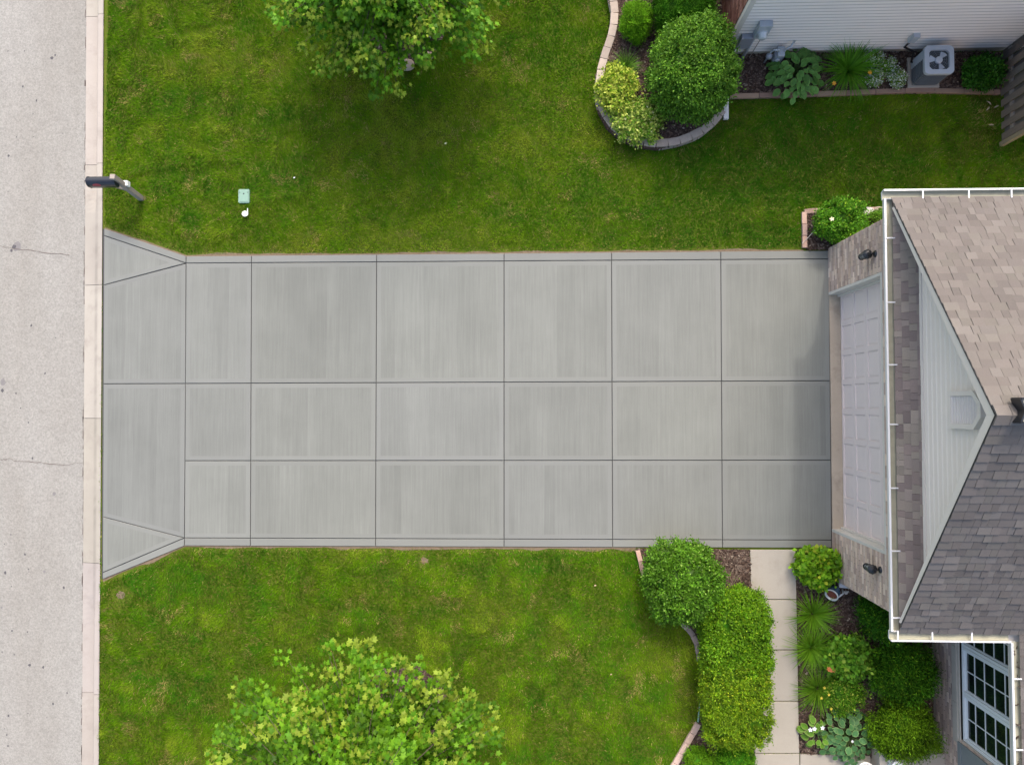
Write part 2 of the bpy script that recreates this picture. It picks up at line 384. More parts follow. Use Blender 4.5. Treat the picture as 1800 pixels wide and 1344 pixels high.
# driveway: panels between tooled joints
mb = MB()
def lerp2(a, b, t): return (a[0]+(b[0]-a[0])*t, a[1]+(b[1]-a[1])*t)
topE = lambda x: 450-10*(x-327)/1130; topS = lambda x: 462.5-7.5*(x-327)/1130
j1 = lambda x: 674.5-5.5*(x-183)/1276; j2 = lambda x: 809.5-1*(x-327)/1134
botS = lambda x: 945+4*(x-324)/1137; botE = lambda x: 959+4*(x-324)/1138
vx = [(327, 324.), (442, 440), (662, 660), (886, 886), (1075, 1077), (1267, 1270), (1457.5, 1462)]
vline = lambda i: (lambda y: vx[i][0]+(vx[i][1]-vx[i][0])*(y-450)/510)
def inset(poly, d):
    n = len(poly); out = []
    ar = sum(poly[i][0]*poly[(i+1) % n][1]-poly[(i+1) % n][0]*poly[i][1] for i in range(n)); sg = 1 if ar > 0 else -1
    for i in range(n):
        a, b, c = Vector(poly[i-1][:2]), Vector(poly[i][:2]), Vector(poly[(i+1) % n][:2])
        e1 = (b-a).normalized(); e2 = (c-b).normalized(); n1 = Vector((-e1.y, e1.x))*sg; n2 = Vector((-e2.y, e2.x))*sg
        bi = (n1+n2); bi = bi/max(bi.length_squared, .15)*2*d if bi.length > 1e-6 else n1*d
        out.append((b.x+bi.x, b.y+bi.y))
    return out
DRIVE_POLYS = []
def panel(px_pts, border=True):
    w = [P(x, y) for x, y in px_pts]; poly = [(p.x, p.y) for p in w]
    ar = sum(poly[i][0]*poly[(i+1) % len(poly)][1]-poly[(i+1) % len(poly)][0]*poly[i][1] for i in range(len(poly)))
    if ar < 0: poly.reverse()
    DRIVE_POLYS.append(poly)
    n = len(poly); t = random.uniform(.96, 1.04); cb = (t, t, t*random.uniform(.985, 1.01))
    q0 = inset(poly, .0075); q1 = inset(poly, .013); q2 = inset(poly, .10 if border else .06)
    z = 0.0
    vs = [(x, y, -.06) for x, y in q0]+[(x, y, -.006) for x, y in q0]+[(x, y, 0) for x, y in q1]+[(x, y, z) for x, y in q2]
    fs = []
    for k in range(3):
        for i in range(n): fs.append((k*n+i, k*n+(i+1) % n, (k+1)*n+(i+1) % n, (k+1)*n+i))
    cs = tuple(c*1.01 for c in cb)
    mb.add(vs, fs, 1, cs)
    if not border:
        mb.add([(x, y, z) for x, y in q2], [tuple(range(n))], 1, cs); return
    xs = [p[0] for p in q2]; x0, x1 = min(xs), max(xs); x = x0
    def clip(pl, xc, keep_right):
        out = []
        for i in range(len(pl)):
            a, b = pl[i], pl[(i+1) % len(pl)]; ia = (a[0] >= xc) == keep_right; ib = (b[0] >= xc) == keep_right
            if ia: out.append(a)
            if ia != ib:
                tt = (xc-a[0])/(b[0]-a[0]); out.append((xc, a[1]+(b[1]-a[1])*tt))
        return out
    while x < x1-.01:
        w_ = min(random.uniform(.12, .62), x1-x)
        pl = q2
        if x > x0: pl = clip(pl, x, True)
        if x+w_ < x1 and pl: pl = clip(pl, x+w_, False)
        g = random.gauss(1, .034); c = (cb[0]*g, cb[1]*g, cb[2]*g)
        if pl and len(pl) > 2: mb.add([(a, b, z) for a, b in pl], [tuple(range(len(pl)))], 0, c)
        x += w_
for i in range(6):
    L, Rr = vline(i), vline(i+1)
    for fa, fb, bd in ((topE, topS, False), (topS, j1, True), (j1, j2, True), (j2, botS, True), (botS, botE, False)):
        def pt(ln, f):
            y = 700
            for _ in range(4): x = ln(y); y = f(x)
            return (x, y)
        panel([pt(L, fa), pt(Rr, fa), pt(Rr, fb), pt(L, fb)], bd)
KX = lambda y: 182.5-2.5*(y-400)/620
panel([(KX(401), 401), (327, 450), (326.8, 462.5), (KX(414), 414)], False)
panel([(KX(414), 414), (326.8, 462.5), (KX(501), 501)])
panel([(KX(501), 501), (326.8, 463), (326, j1(326)), (KX(674), j1(183))])
panel([(KX(674), j1(183)), (326, j1(326)), (324, 945), (KX(908), 908)])
panel([(KX(908), 908), (324, 945), (KX(1006), 1006)])
panel([(KX(1006), 1006), (324, 945), (324, 959), (KX(1018), 1018)], False)
bp = [P(x, y) for x, y in ((179.5, 401.5), (327, 451), (1461, 441), (1465, 962), (324, 958), (177.5, 1018))]
mb.add([(p.x, p.y, -.026) for p in bp], [tuple(range(5, -1, -1))], 2)
props(mb.build('driveway', [M['broom'], M['smooth'], M['joint']]), kind='structure')
DRIVE = [(P(x, y).x, P(x, y).y) for x, y in ((182.5, 401), (327, 450), (1457.5, 440), (1462, 963), (324, 959), (180, 1018))]

# bare soil edge where the turf meets the concrete
mb = MB()
for (ax_, ay_), (bx_, by_) in (((183, 400.5), (327, 449)), ((327, 449), (1413, 439.5)), ((180, 1019), (324, 960)), ((324, 960), (1118, 963.8))):
    sg = -1 if ay_ < 700 else 1; k = 60
    for i in range(k):
        p = [P(ax_+(bx_-ax_)*t, ay_+(by_-ay_)*t) for t in (i/k, (i+1)/k)]; w = [.01+.07*vnoise(q.x, q.y, 3.2, 41+sg)**2 for q in p]
        v = [(p[0].x, p[0].y-sg*-.03, -.024), (p[1].x, p[1].y-sg*-.03, -.024), (p[1].x, p[1].y-sg*w[1], -.024), (p[0].x, p[0].y-sg*w[0], -.024)]
        mb.add(v, [(0, 1, 2, 3) if sg < 0 else (3, 2, 1, 0)])
for px, py, r in ((746, 985, .07), (211, 1046, .09), (251, 348, .05)):
    c = P(px, py); mb.add([(c.x+1.3*r*math.cos(i*.45)*random.uniform(.7, 1.1), c.y+r*math.sin(i*.45)*random.uniform(.7, 1.1), -.025) for i in range(14)], [tuple(range(14))])
props(mb.build('soil_edge', M['soil']), kind='structure')

# front walk
mb = MB(); wys = [965, 1053, 1141.5, 1231.5, 1323, 1440]
wl = lambda y: 1318+8*(y-965)/358; wr = lambda y: 1399+6.5*(y-965)/358
def slab(poly, m0=0):
    t = random.uniform(.95, 1.04); c = (t, t, t*random.uniform(.97, 1)); n = len(poly)
    if sum(poly[i][0]*poly[(i+1) % n][1]-poly[(i+1) % n][0]*poly[i][1] for i in range(n)) < 0: poly = poly[::-1]
    q0 = inset(poly, .006); q1 = inset(poly, .014)
    mb.add([(x, y, -.05) for x, y in q0]+[(x, y, .0) for x, y in q0]+[(x, y, .008) for x, y in q1],
           [(k*n+i, k*n+(i+1) % n, (k+1)*n+(i+1) % n, (k+1)*n+i) for k in range(2) for i in range(n)]+[tuple(2*n+i for i in range(n))], 0, c)
WALK = []
for a, b in zip(wys, wys[1:]):
    pl = [tuple(P(x, y)[:2]) for x, y in ((wl(a), a+.5), (wr(a), a+.5), (wr(b), b), (wl(b), b))]; WALK.append(pl); slab(pl)
pl = [tuple(P(x, y)[:2]) for x, y in ((1406, 1324), (1531, 1327), (1531, 1440), (1406, 1440))]; WALK.append(pl); slab(pl)
props(mb.build('path', [M['walk']]), kind='structure')

# ------------------------------------------------------------------ mulch beds
CHIP_PAL = [(.080, .052, .040), (.105, .070, .054), (.055, .036, .029), (.135, .093, .072), (.165, .122, .097), (.070, .047, .038)]
def mulch(px_poly, z, dens=1700, light=.03, name='mulch_bed'):
    poly = [tuple(P(x, y, 0)[:2]) for x, y in px_poly]; n = len(poly)
    if sum(poly[i][0]*poly[(i+1) % n][1]-poly[(i+1) % n][0]*poly[i][1] for i in range(n)) < 0: poly.reverse()
    xs = np.array([p[0] for p in poly]); ys = np.array([p[1] for p in poly])
    area = (xs.max()-xs.min())*(ys.max()-ys.min()); k = int(area*dens)
    x = RNG.uniform(xs.min(), xs.max(), k); y = RNG.uniform(ys.min(), ys.max(), k); ok = inpoly(x, y, poly); x, y = x[ok], y[ok]; k = len(x)
    a = RNG.uniform(0, 2*np.pi, k); L = RNG.uniform(.012, .04, k); w = L*RNG.uniform(.25, .6, k); ti = RNG.uniform(-.5, .5, k)
    zz = z+RNG.uniform(.004, .022, k)
    d = np.stack([np.cos(a)*np.cos(ti), np.sin(a)*np.cos(ti), np.sin(ti)], 1)*L[:, None]; s = np.stack([-np.sin(a), np.cos(a), RNG.uniform(-.4, .4, k)], 1)*w[:, None]
    c0 = np.stack([x, y, zz], 1); V = np.stack([c0-d-s, c0+d-s, c0+d+s, c0-d+s], 1).reshape(-1, 3)
    b = np.arange(k)[:, None]*4; T = np.concatenate([b+np.array([0, 1, 2]), b+np.array([0, 2, 3])])
    pal = np.array(CHIP_PAL)[RNG.integers(0, len(CHIP_PAL), k)]
    lt = RNG.random(k) < light; pal[lt] = np.array((.36, .29, .22))*RNG.uniform(.6, 1.2, (lt.sum(), 1))
    C = np.repeat(pal, 4, 0)
    nb = len(V); V = np.concatenate([V, np.array([(p[0], p[1], z) for p in poly]), np.array([(p[0], p[1], -.1) for p in poly])])
    C = np.concatenate([C, np.tile((.065, .044, .035), (2*n, 1))])
    import mathutils
    tri = mathutils.geometry.tessellate_polygon([[Vector((p[0], p[1], 0)) for p in poly]])
    T = np.concatenate([T, np.array([[nb+i for i in t] for t in tri]),
                        np.array([[nb+i, nb+n+i, nb+n+(i+1) % n] for i in range(n)]), np.array([[nb+i, nb+n+(i+1) % n, nb+(i+1) % n] for i in range(n)])])
    props(np_object(name, V, T, C, M['mulch']), kind='structure'); return poly
NB_WALL = [(1064, -60), (1067, -20), (1069, 3), (1073, 22), (1073, 44), (1067, 73), (1056, 104), (1048, 133), (1045, 170), (1051, 200), (1066, 228), (1089, 248), (1121, 261), (1154, 265), (1187, 259), (1219, 247), (1245, 227), (1262, 206)]
BEDS = []
BEDS.append(mulch(NB_WALL+[(1268, 190), (1270, 93), (1268, -60)], .12, 2000))
BEDS.append(mulch([(1270, 93), (1272, 170), (1500, 165), (1759, 163), (1759, 93)], .02, 2000))
BEDS.append(mulch([(1418, 374), (1600, 374), (1600, 438.5), (1418, 438.5)], .01))
BEDS.append(mulch([(1119, 964.5), (1317.5, 966), (1321, 1100), (1326, 1330), (1326, 1420), (1140, 1420), (1186, 1342), (1203, 1314), (1216, 1290), (1228, 1268), (1232, 1200), (1230, 1140), (1218, 1117), (1202, 1098), (1160, 1068), (1136, 1034), (1128, 1005)], .0, 1900, .07))
BEDS.append(mulch([(1399.5, 966), (1470, 966), (1470, 1018), (1645, 1018), (1645, 1330), (1531, 1330), (1531, 1325), (1406, 1322)], .005, 1900, .05))

# ================================================================== FOLIAGE BUILDERS
SHAPES = {
    'diamond': ([(0, 0, 0), (.45, .5, .1), (1, 0, -.06), (.45, -.5, .1)], [(0, 2, 1), (0, 3, 2)]),
    'oval': ([(0, 0, 0), (.25, .42, .06), (.6, .48, .05), (1, 0, -.16), (.6, -.48, .05), (.25, -.42, .06), (.3, 0, -.03), (.65, 0, -.03)],
             [(0, 6, 1), (1, 6, 7), (1, 7, 2), (2, 7, 3), (3, 7, 4), (4, 7, 5), (5, 7, 6), (5, 6, 0)]),
    'maple': ([(0.32, 0, .03), (0, 0, 0), (.02, .42, -.03), (.28, .28, 0), (.52, .56, -.06), (.58, .2, 0), (1.02, 0, -.12), (.58, -.2, 0), (.52, -.56, -.06), (.28, -.28, 0), (.02, -.42, -.03)],
              [(0, i, i+1) for i in range(1, 10)]+[(0, 10, 1)]),
    'hosta': ([(0, 0, 0), (.18, .36, .07), (.5, .5, .06), (.82, .30, -.02), (1, 0, -.14), (.82, -.3, -.02), (.5, -.5, .06), (.18, -.36, .07),
               (.06, 0, -.01), (.22, .25, .03), (.5, .36, .03), (.76, .2, -.02), (.88, 0, -.06), (.76, -.2, -.02), (.5, -.36, .03), (.22, -.25, .03), (.3, 0, -.03), (.62, 0, -.03)],
              [(0, 8, 1), (1, 8, 9), (1, 9, 2), (2, 9, 10), (2, 10, 3), (3, 10, 11), (3, 11, 4), (4, 11, 12), (4, 12, 5), (5, 12, 13), (5, 13, 6), (6, 13, 14), (6, 14, 7), (7, 14, 15), (7, 15, 0), (0, 15, 8),
               (8, 16, 9), (9, 16, 10), (10, 16, 17), (10, 17, 11), (11, 17, 12), (12, 17, 13), (13, 17, 14), (14, 17, 16), (14, 16, 15), (15, 16, 8)]),
}
def leaves(pts, dirs, nrms, length, width, cols, shape='diamond', inner=None):
    sv, sf = SHAPES[shape]; sv = np.array(sv, float); sf = np.array(sf); k = len(pts)
    d = nrm(dirs); n = nrm(nrms-d*np.sum(nrms*d, 1, keepdims=True)); s = np.cross(n, d)
    L = np.broadcast_to(length, (k,))[:, None, None]; Wd = np.broadcast_to(width, (k,))[:, None, None]
    V = pts[:, None, :]+d[:, None, :]*(sv[None, :, 0:1]*L)+s[:, None, :]*(sv[None, :, 1:2]*L*Wd)+n[:, None, :]*(sv[None, :, 2:3]*L)
    m = len(sv); T = (np.arange(k)[:, None, None]*m+sf[None]).reshape(-1, 3)
    C = np.repeat(cols[:, None, :], m, 1)
    if inner is not None: C[:, 8:, :] = inner[:, None, :]
    return V.reshape(-1, 3), T, C.reshape(-1, 3)
def merge(parts):
    Vs, Ts, Cs = [], [], []; b = 0
    for V, T, C in parts: Vs.append(V); Ts.append(T+b); Cs.append(C); b += len(V)
    return np.concatenate(Vs), np.concatenate(Ts), np.concatenate(Cs)
def rdir(k): return nrm(RNG.normal(size=(k, 3)))
def palette(k, a, b, hi=None, phi=0., jit=.15):
    t = RNG.random((k, 1)); c = np.array(a)*(1-t)+np.array(b)*t
    if hi is not None:
        h = RNG.random(k) < phi; c[h] = np.array(hi)*RNG.uniform(.8, 1.15, (h.sum(), 1))
    c = c*RNG.uniform(1-jit, 1+jit, (k, 1)); gm = (c[:, 1] > c[:, 0]) & (c[:, 2] < .5*c[:, 1])
    c[gm] *= np.array((1.15, 1.2, .6)); return c

def blobmesh(c, rx, ry, z0, H, p, seed, k=.88, nu=28, nv=12):
    mbb = MB(); rg = random.Random(seed); vs = []
    for j in range(nv+1):
        el = -.35+(math.pi/2+.35)*j/nv
        for i in range(nu):
            a = 2*math.pi*i/nu; d = (math.cos(a)*math.cos(el), math.sin(a)*math.cos(el), math.sin(el))
            s = (sum(abs(q)**p for q in d))**(-1/p)*k*rg.uniform(.94, 1.0)
            vs.append((c[0]+rx*d[0]*s, c[1]+ry*d[1]*s, max(z0+.02, z0+H*.42+H*.58*d[2]*s)))
    fs = [(j*nu+i, j*nu+(i+1) % nu, (j+1)*nu+(i+1) % nu, (j+1)*nu+i) for j in range(nv) for i in range(nu)]
    mbb.add(vs, fs); return mbb

def shrub(name, label, px, py, rx_px, ry_px, H, z0=0., p=2.2, ncl=220, nl=45, clr=.07, leaf=.04, wid=.55, a=(.03, .09, .01), b=(.06, .16, .02), hi=None, phi=.04,
          shape='diamond', mt='leaf', lump=.06, cat='shrub', group=None, seed=1, up=.35, holes=.0, cvar=.22, spread=.5):
    zc = z0+H*.5; k = PX(zc); c = P(px, py, zc); rx, ry = rx_px/k, ry_px/k
    t = thing(name, label, cat, (c.x, c.y, z0), group)
    d = rdir(ncl*3); d = d[d[:, 2] > -.35][:ncl]; n = len(d)
    s = np.sum(np.abs(d)**p, 1)**(-1/p)
    ph = np.random.default_rng(seed).uniform(-4, 4, (5, 3)); q = np.random.default_rng(seed+50).uniform(0, 6.28, 5)
    lum = 1+lump*np.sin(d@ph.T*1.6+q).sum(1)/2
    rad = (s*lum*RNG.uniform(.9, 1.03, n)*np.where(RNG.random(n) < .035, RNG.uniform(1.03, 1.12, n), 1.))[:, None]
    cen = np.array([c.x, c.y, z0+H*.42])+d*np.array([rx-clr*.6-leaf*.6, ry-clr*.6-leaf*.6, H*.58-clr*.5])*rad
    cen[:, 2] = np.maximum(cen[:, 2], z0+clr*.5)
    sn = nrm(d*np.array([1/rx, 1/ry, 1/(H*.58)]))
    if holes: keep = RNG.random(n) > holes; cen, sn = cen[keep], sn[keep]; n = len(cen)
    ctone = RNG.normal(1, cvar, n).clip(.5, 1.6)
    ci = np.repeat(np.arange(n), nl); K = len(ci)
    off = RNG.normal(size=(K, 3))*clr*RNG.uniform(.3, .75, (K, 1))
    pts = cen[ci]+off; pts[:, 2] = np.maximum(pts[:, 2], z0+.02)
    nr = nrm(sn[ci]*.6+nrm(off)*spread+np.array([0, 0, up])+RNG.normal(size=(K, 3))*.3)
    di = nrm(nrm(off)*.6+sn[ci]*.3+rdir(K)*.7)
    cols = palette(K, a, b, hi, phi)*ctone[ci][:, None]
    V, T, C = leaves(pts, di, nr, leaf*RNG.uniform(.6, 1.25, K), wid, cols, shape)
    np_object('foliage', V, T, C, M[mt], t)
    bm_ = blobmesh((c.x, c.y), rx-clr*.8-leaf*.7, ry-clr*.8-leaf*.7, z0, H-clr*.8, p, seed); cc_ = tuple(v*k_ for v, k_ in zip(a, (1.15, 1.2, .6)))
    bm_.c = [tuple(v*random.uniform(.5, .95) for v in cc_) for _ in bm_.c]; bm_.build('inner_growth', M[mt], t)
    return t

def blades(center, n, L, el, droop, w, a, b, hi=None, phi=.05, base_r=.06, z0=0., az=None):
    """arching strap leaves as (V,T,C)"""
    k = 6; a_ = RNG.uniform(0, 2*np.pi, n) if az is None else az
    L_ = L*RNG.uniform(.55, 1.12, n); e = RNG.uniform(el[0], el[1], n); dr = droop*RNG.uniform(.6, 1.3, n)
    hd = np.stack([np.cos(a_), np.sin(a_)], 1); side = np.stack([-np.sin(a_), np.cos(a_), np.zeros(n)], 1)
    p = np.zeros((n, 3)); p[:, :2] = np.array(center[:2])+hd*RNG.uniform(0, base_r, (n, 1)); p[:, 2] = z0
    sw = RNG.normal(0, .12, n); Vs = []
    for i in range(k+1):
        t = i/k; ww = w*(1-t)**.7*(.6+.4*min(1, t*4)); wv = np.maximum(ww, .0008)
        Vs.append(p-side*wv/2); Vs.append(p+side*wv/2)
        step = L_/k; ang = e-dr*t
        p = p.copy(); p[:, :2] += hd*(np.cos(ang)*step)[:, None]+side[:, :2]*(sw*step*t)[:, None]; p[:, 2] = np.maximum(p[:, 2]+np.sin(ang)*step, z0+.015+.01*RNG.random(n))
    V = np.stack(Vs, 1); m = 2*(k+1); T = []
    for i in range(k): T += [(2*i, 2*i+1, 2*i+3), (2*i, 2*i+3, 2*i+2)]
    T = (np.arange(n)[:, None, None]*m+np.array(T)[None]).reshape(-1, 3)
    C = np.repeat(palette(n, a, b, hi, phi), m, 0)
    return V.reshape(-1, 3), T, C
def flower(parent, loc, r, col, npet=6, stem=None, name='flower', heart=(.5, .35, .05)):
    k = npet; a = np.arange(k)*2*np.pi/k+RNG.uniform(0, 1)
    d = np.stack([np.cos(a), np.sin(a), np.full(k, .35)], 1); nr = np.tile((0, 0, 1.), (k, 1))+RNG.normal(size=(k, 3))*.1
    V, T, C = leaves(np.tile(np.array(loc, float), (k, 1)), d, nr, r, .6, palette(k, col, col, jit=.1), 'oval')
    if stem is not None:
        s0 = np.array(stem, float); s1 = np.array(loc, float); w = .004
        V2 = np.array([s0+(w, 0, 0), s0-(w, 0, 0), s1-(w, 0, 0), s1+(w, 0, 0)]); b = len(V)
        V = np.concatenate([V, V2]); T = np.concatenate([T, np.array([[b, b+1, b+2], [b, b+2, b+3]])]); C = np.concatenate([C, np.tile((.08, .15, .03), (4, 1))])
    return np_object(name, V, T, C, M['petal'], parent)
def tuft(name, label, px, py, r_px, n, a, b, H=.35, cat='plant', group=None, w=.014, z0=.0, droop=1.25, hi=None, phi=.05, el=(.6, 1.45)):
    c = P(px, py, z0+.15); t = thing(name, label, cat, (c.x, c.y, z0), group)
    L = r_px/PX(.2)*1.15
    V, T, C = blades(c, n, L, el, droop, w, a, b, hi, phi, z0=z0)
    np_object('leaves', V, T, C, M['leaf'], t); return t
def hosta(name, label, px, py, r_px, n, outer, inner, leafL=.17, H=.3, z0=0., group=None, wid=.78):
    zc = z0+H*.6; c = P(px, py, zc); r = r_px/PX(zc); t = thing(name, label, 'plant', (c.x, c.y, z0), group)
    q = np.sqrt((np.arange(n)+.5)/n); a = np.arange(n)*2.39996+RNG.normal(0, .25, n)
    rr = (r-leafL*.75)*q*RNG.uniform(.9, 1.08, n)
    pts = np.stack([c.x+np.cos(a)*rr, c.y+np.sin(a)*rr, z0+H*(1-.6*q**2)+RNG.normal(0, .015, n)], 1)
    d = np.stack([np.cos(a), np.sin(a), .25-.75*q], 1)+RNG.normal(size=(n, 3))*.18
    nr = np.stack([np.cos(a)*.55*q, np.sin(a)*.55*q, np.ones(n)], 1)+RNG.normal(size=(n, 3))*.2
    ton = RNG.normal(1, .14, (n, 1)).clip(.65, 1.4)
    V, T, C = leaves(pts, d, nr, leafL*RNG.uniform(.75, 1.15, n), wid, np.tile(outer, (n, 1))*ton, 'hosta', np.tile(inner, (n, 1))*ton)
    np_object('leaves', V, T, C, M['waxy'], t)
    m = MB()
    for i in range(0, n, 2): m.tube([(c.x, c.y, z0), tuple((np.array((c.x, c.y, z0+H*.5))+pts[i])/2), tuple(pts[i]-np.array((0, 0, .004)))], .005, 5, 0, (.07, .13, .03))
    m.build('stems', M['petal'], t); return t, c

def tree(name, label, px, py, zc, r, rz, ntw, a, b, hi, phi, seed, leafL=.098, nleaf=26):
    base = P(px, py, 0); rg = random.Random(seed); t = thing(name, label, 'tree', (base.x, base.y, 0))
    m = MB(); top = zc+rz*.55
    tr = [(base.x+.03*math.sin(i*1.3), base.y+.03*math.cos(i), top*i/7) for i in range(8)]
    m.tube(tr, [.085*(1-i/8.5) + (.03 if i == 0 else 0) for i in range(8)], 9)
    cpts, cdir, crad = [], [], []
    for i in range(ntw):
        az = i*2.39996+rg.uniform(-.3, .3); se = rg.uniform(-.38, .97); ce = math.sqrt(1-se*se)
        k = rg.uniform(.72, 1.08) if i % 3 else rg.uniform(.45, .75)
        e = Vector((base.x+math.cos(az)*ce*r*k, base.y+math.sin(az)*ce*r*k, zc+se*rz*k))
        zs = max(.9, min(top*.95, e.z-rg.uniform(.3, .9))); s0 = Vector((base.x, base.y, zs)); mid = (s0+e)/2+Vector((0, 0, .18+rg.uniform(0, .15)))
        path = [s0.lerp(mid, q).lerp(mid.lerp(e, q), q) for q in (0, .2, .4, .6, .8, 1)]
        if i % 6 == 0: m.tube(path, [.024, .02, .016, .012, .008, .004], 5)
        else: m.tube(path[2:], [.009, .008, .006, .003], 4)
        hd = Vector((e.x-base.x, e.y-base.y, 0)).normalized(); sd = Vector((-hd.y, hd.x, 0))
        for j in range(6):
            q = .30+.72*j/5; pt = s0.lerp(mid, q).lerp(mid.lerp(e, q), q)
            w = (1-j/5*.75)*.30*r/2.1
            cpts.append(pt+sd*rg.uniform(-w, w)+Vector((0, 0, rg.uniform(-.08, .1)))); cdir.append(hd); crad.append(.165*(1-.05*j))
    m.build('trunk', M['bark'], t, smooth=True)
    cp = np.array(cpts); cd = np.array(cdir); cr = np.array(crad); n = len(cp); nl = nleaf
    ton = RNG.normal(1, .2, n).clip(.55, 1.5); ci = np.repeat(np.arange(n), nl); K = len(ci)
    off = RNG.normal(size=(K, 3))*np.array([.62, .62, .38])*cr[ci][:, None]
    pts = cp[ci]+off
    di = nrm(cd[ci]*.9+nrm(off)*.6+rdir(K)*.45+np.array([0, 0, -.35])); nr = nrm(np.tile((0, 0, .8), (K, 1))+cd[ci]*.35+nrm(off)*.5+RNG.normal(size=(K, 3))*.5)
    cols = palette(K, a, b)*ton[ci][:, None]
    # young pale leaves sit in groups at some twig tips
    young = (np.arange(n) % 6 >= 4) & (RNG.random(n) < phi); hsel = young[ci] & (RNG.random(K) < .75)
    cols[hsel] = np.array(hi)*RNG.uniform(.75, 1.2, (hsel.sum(), 1))
    V, T, C = leaves(pts, di, nr, leafL*RNG.uniform(.6, 1.15, K), .95, cols, 'maple')
    np_object('crown', V, T, C, M['leaf'], t)
    return t, base
def tree_ring(px, py, r, stones, label):
    pts = [(px+r*84*math.cos(i*math.pi/10)*random.uniform(.93, 1.07), py+r*84*math.sin(i*math.pi/10)*random.uniform(.93, 1.07)) for i in range(20)]
    BEDS.append(mulch(pts, .0, 1700, .03))
    for i, (x, y, s, lb) in enumerate(stones):
        c = P(x, y, .03); m = blobmesh((c.x, c.y), s, s*.75, -.02, .09, 2.6, i+5, 1., 14, 6)
        o = m.build('edging_stone', M['tanstone'], None, (c.x, c.y, -.02), True); props(o, lb, 'stone')

T1, T1B = tree('maple_tree', 'green leafy maple tree on the upper lawn between kerb and curved flower bed', 717, 43, 2.05, 2.12, 1.7, 260, (.055, .165, .014), (.125, .27, .02), (.24, .34, .03), .45, 3)
T2, T2B = tree('maple_tree', 'pale-tipped yellow-green maple tree on the lower lawn below the driveway', 697, 1283, 2.75, 2.65, 1.9, 320, (.055, .155, .012), (.13, .26, .02), (.24, .335, .03), .36, 11)
tree_ring(717, 47, .80, [(757, 60, .12, 'tan edging stone beside the upper maple trunk, farther from the driveway'), (752, 98, .12, 'tan edging stone under the upper maple, nearest the shaded grass'), (714, 114, .18, 'pale flat stone at the lower rim of the upper maple mulch ring')], '')
tree_ring(708, 1240, .9, [], '')

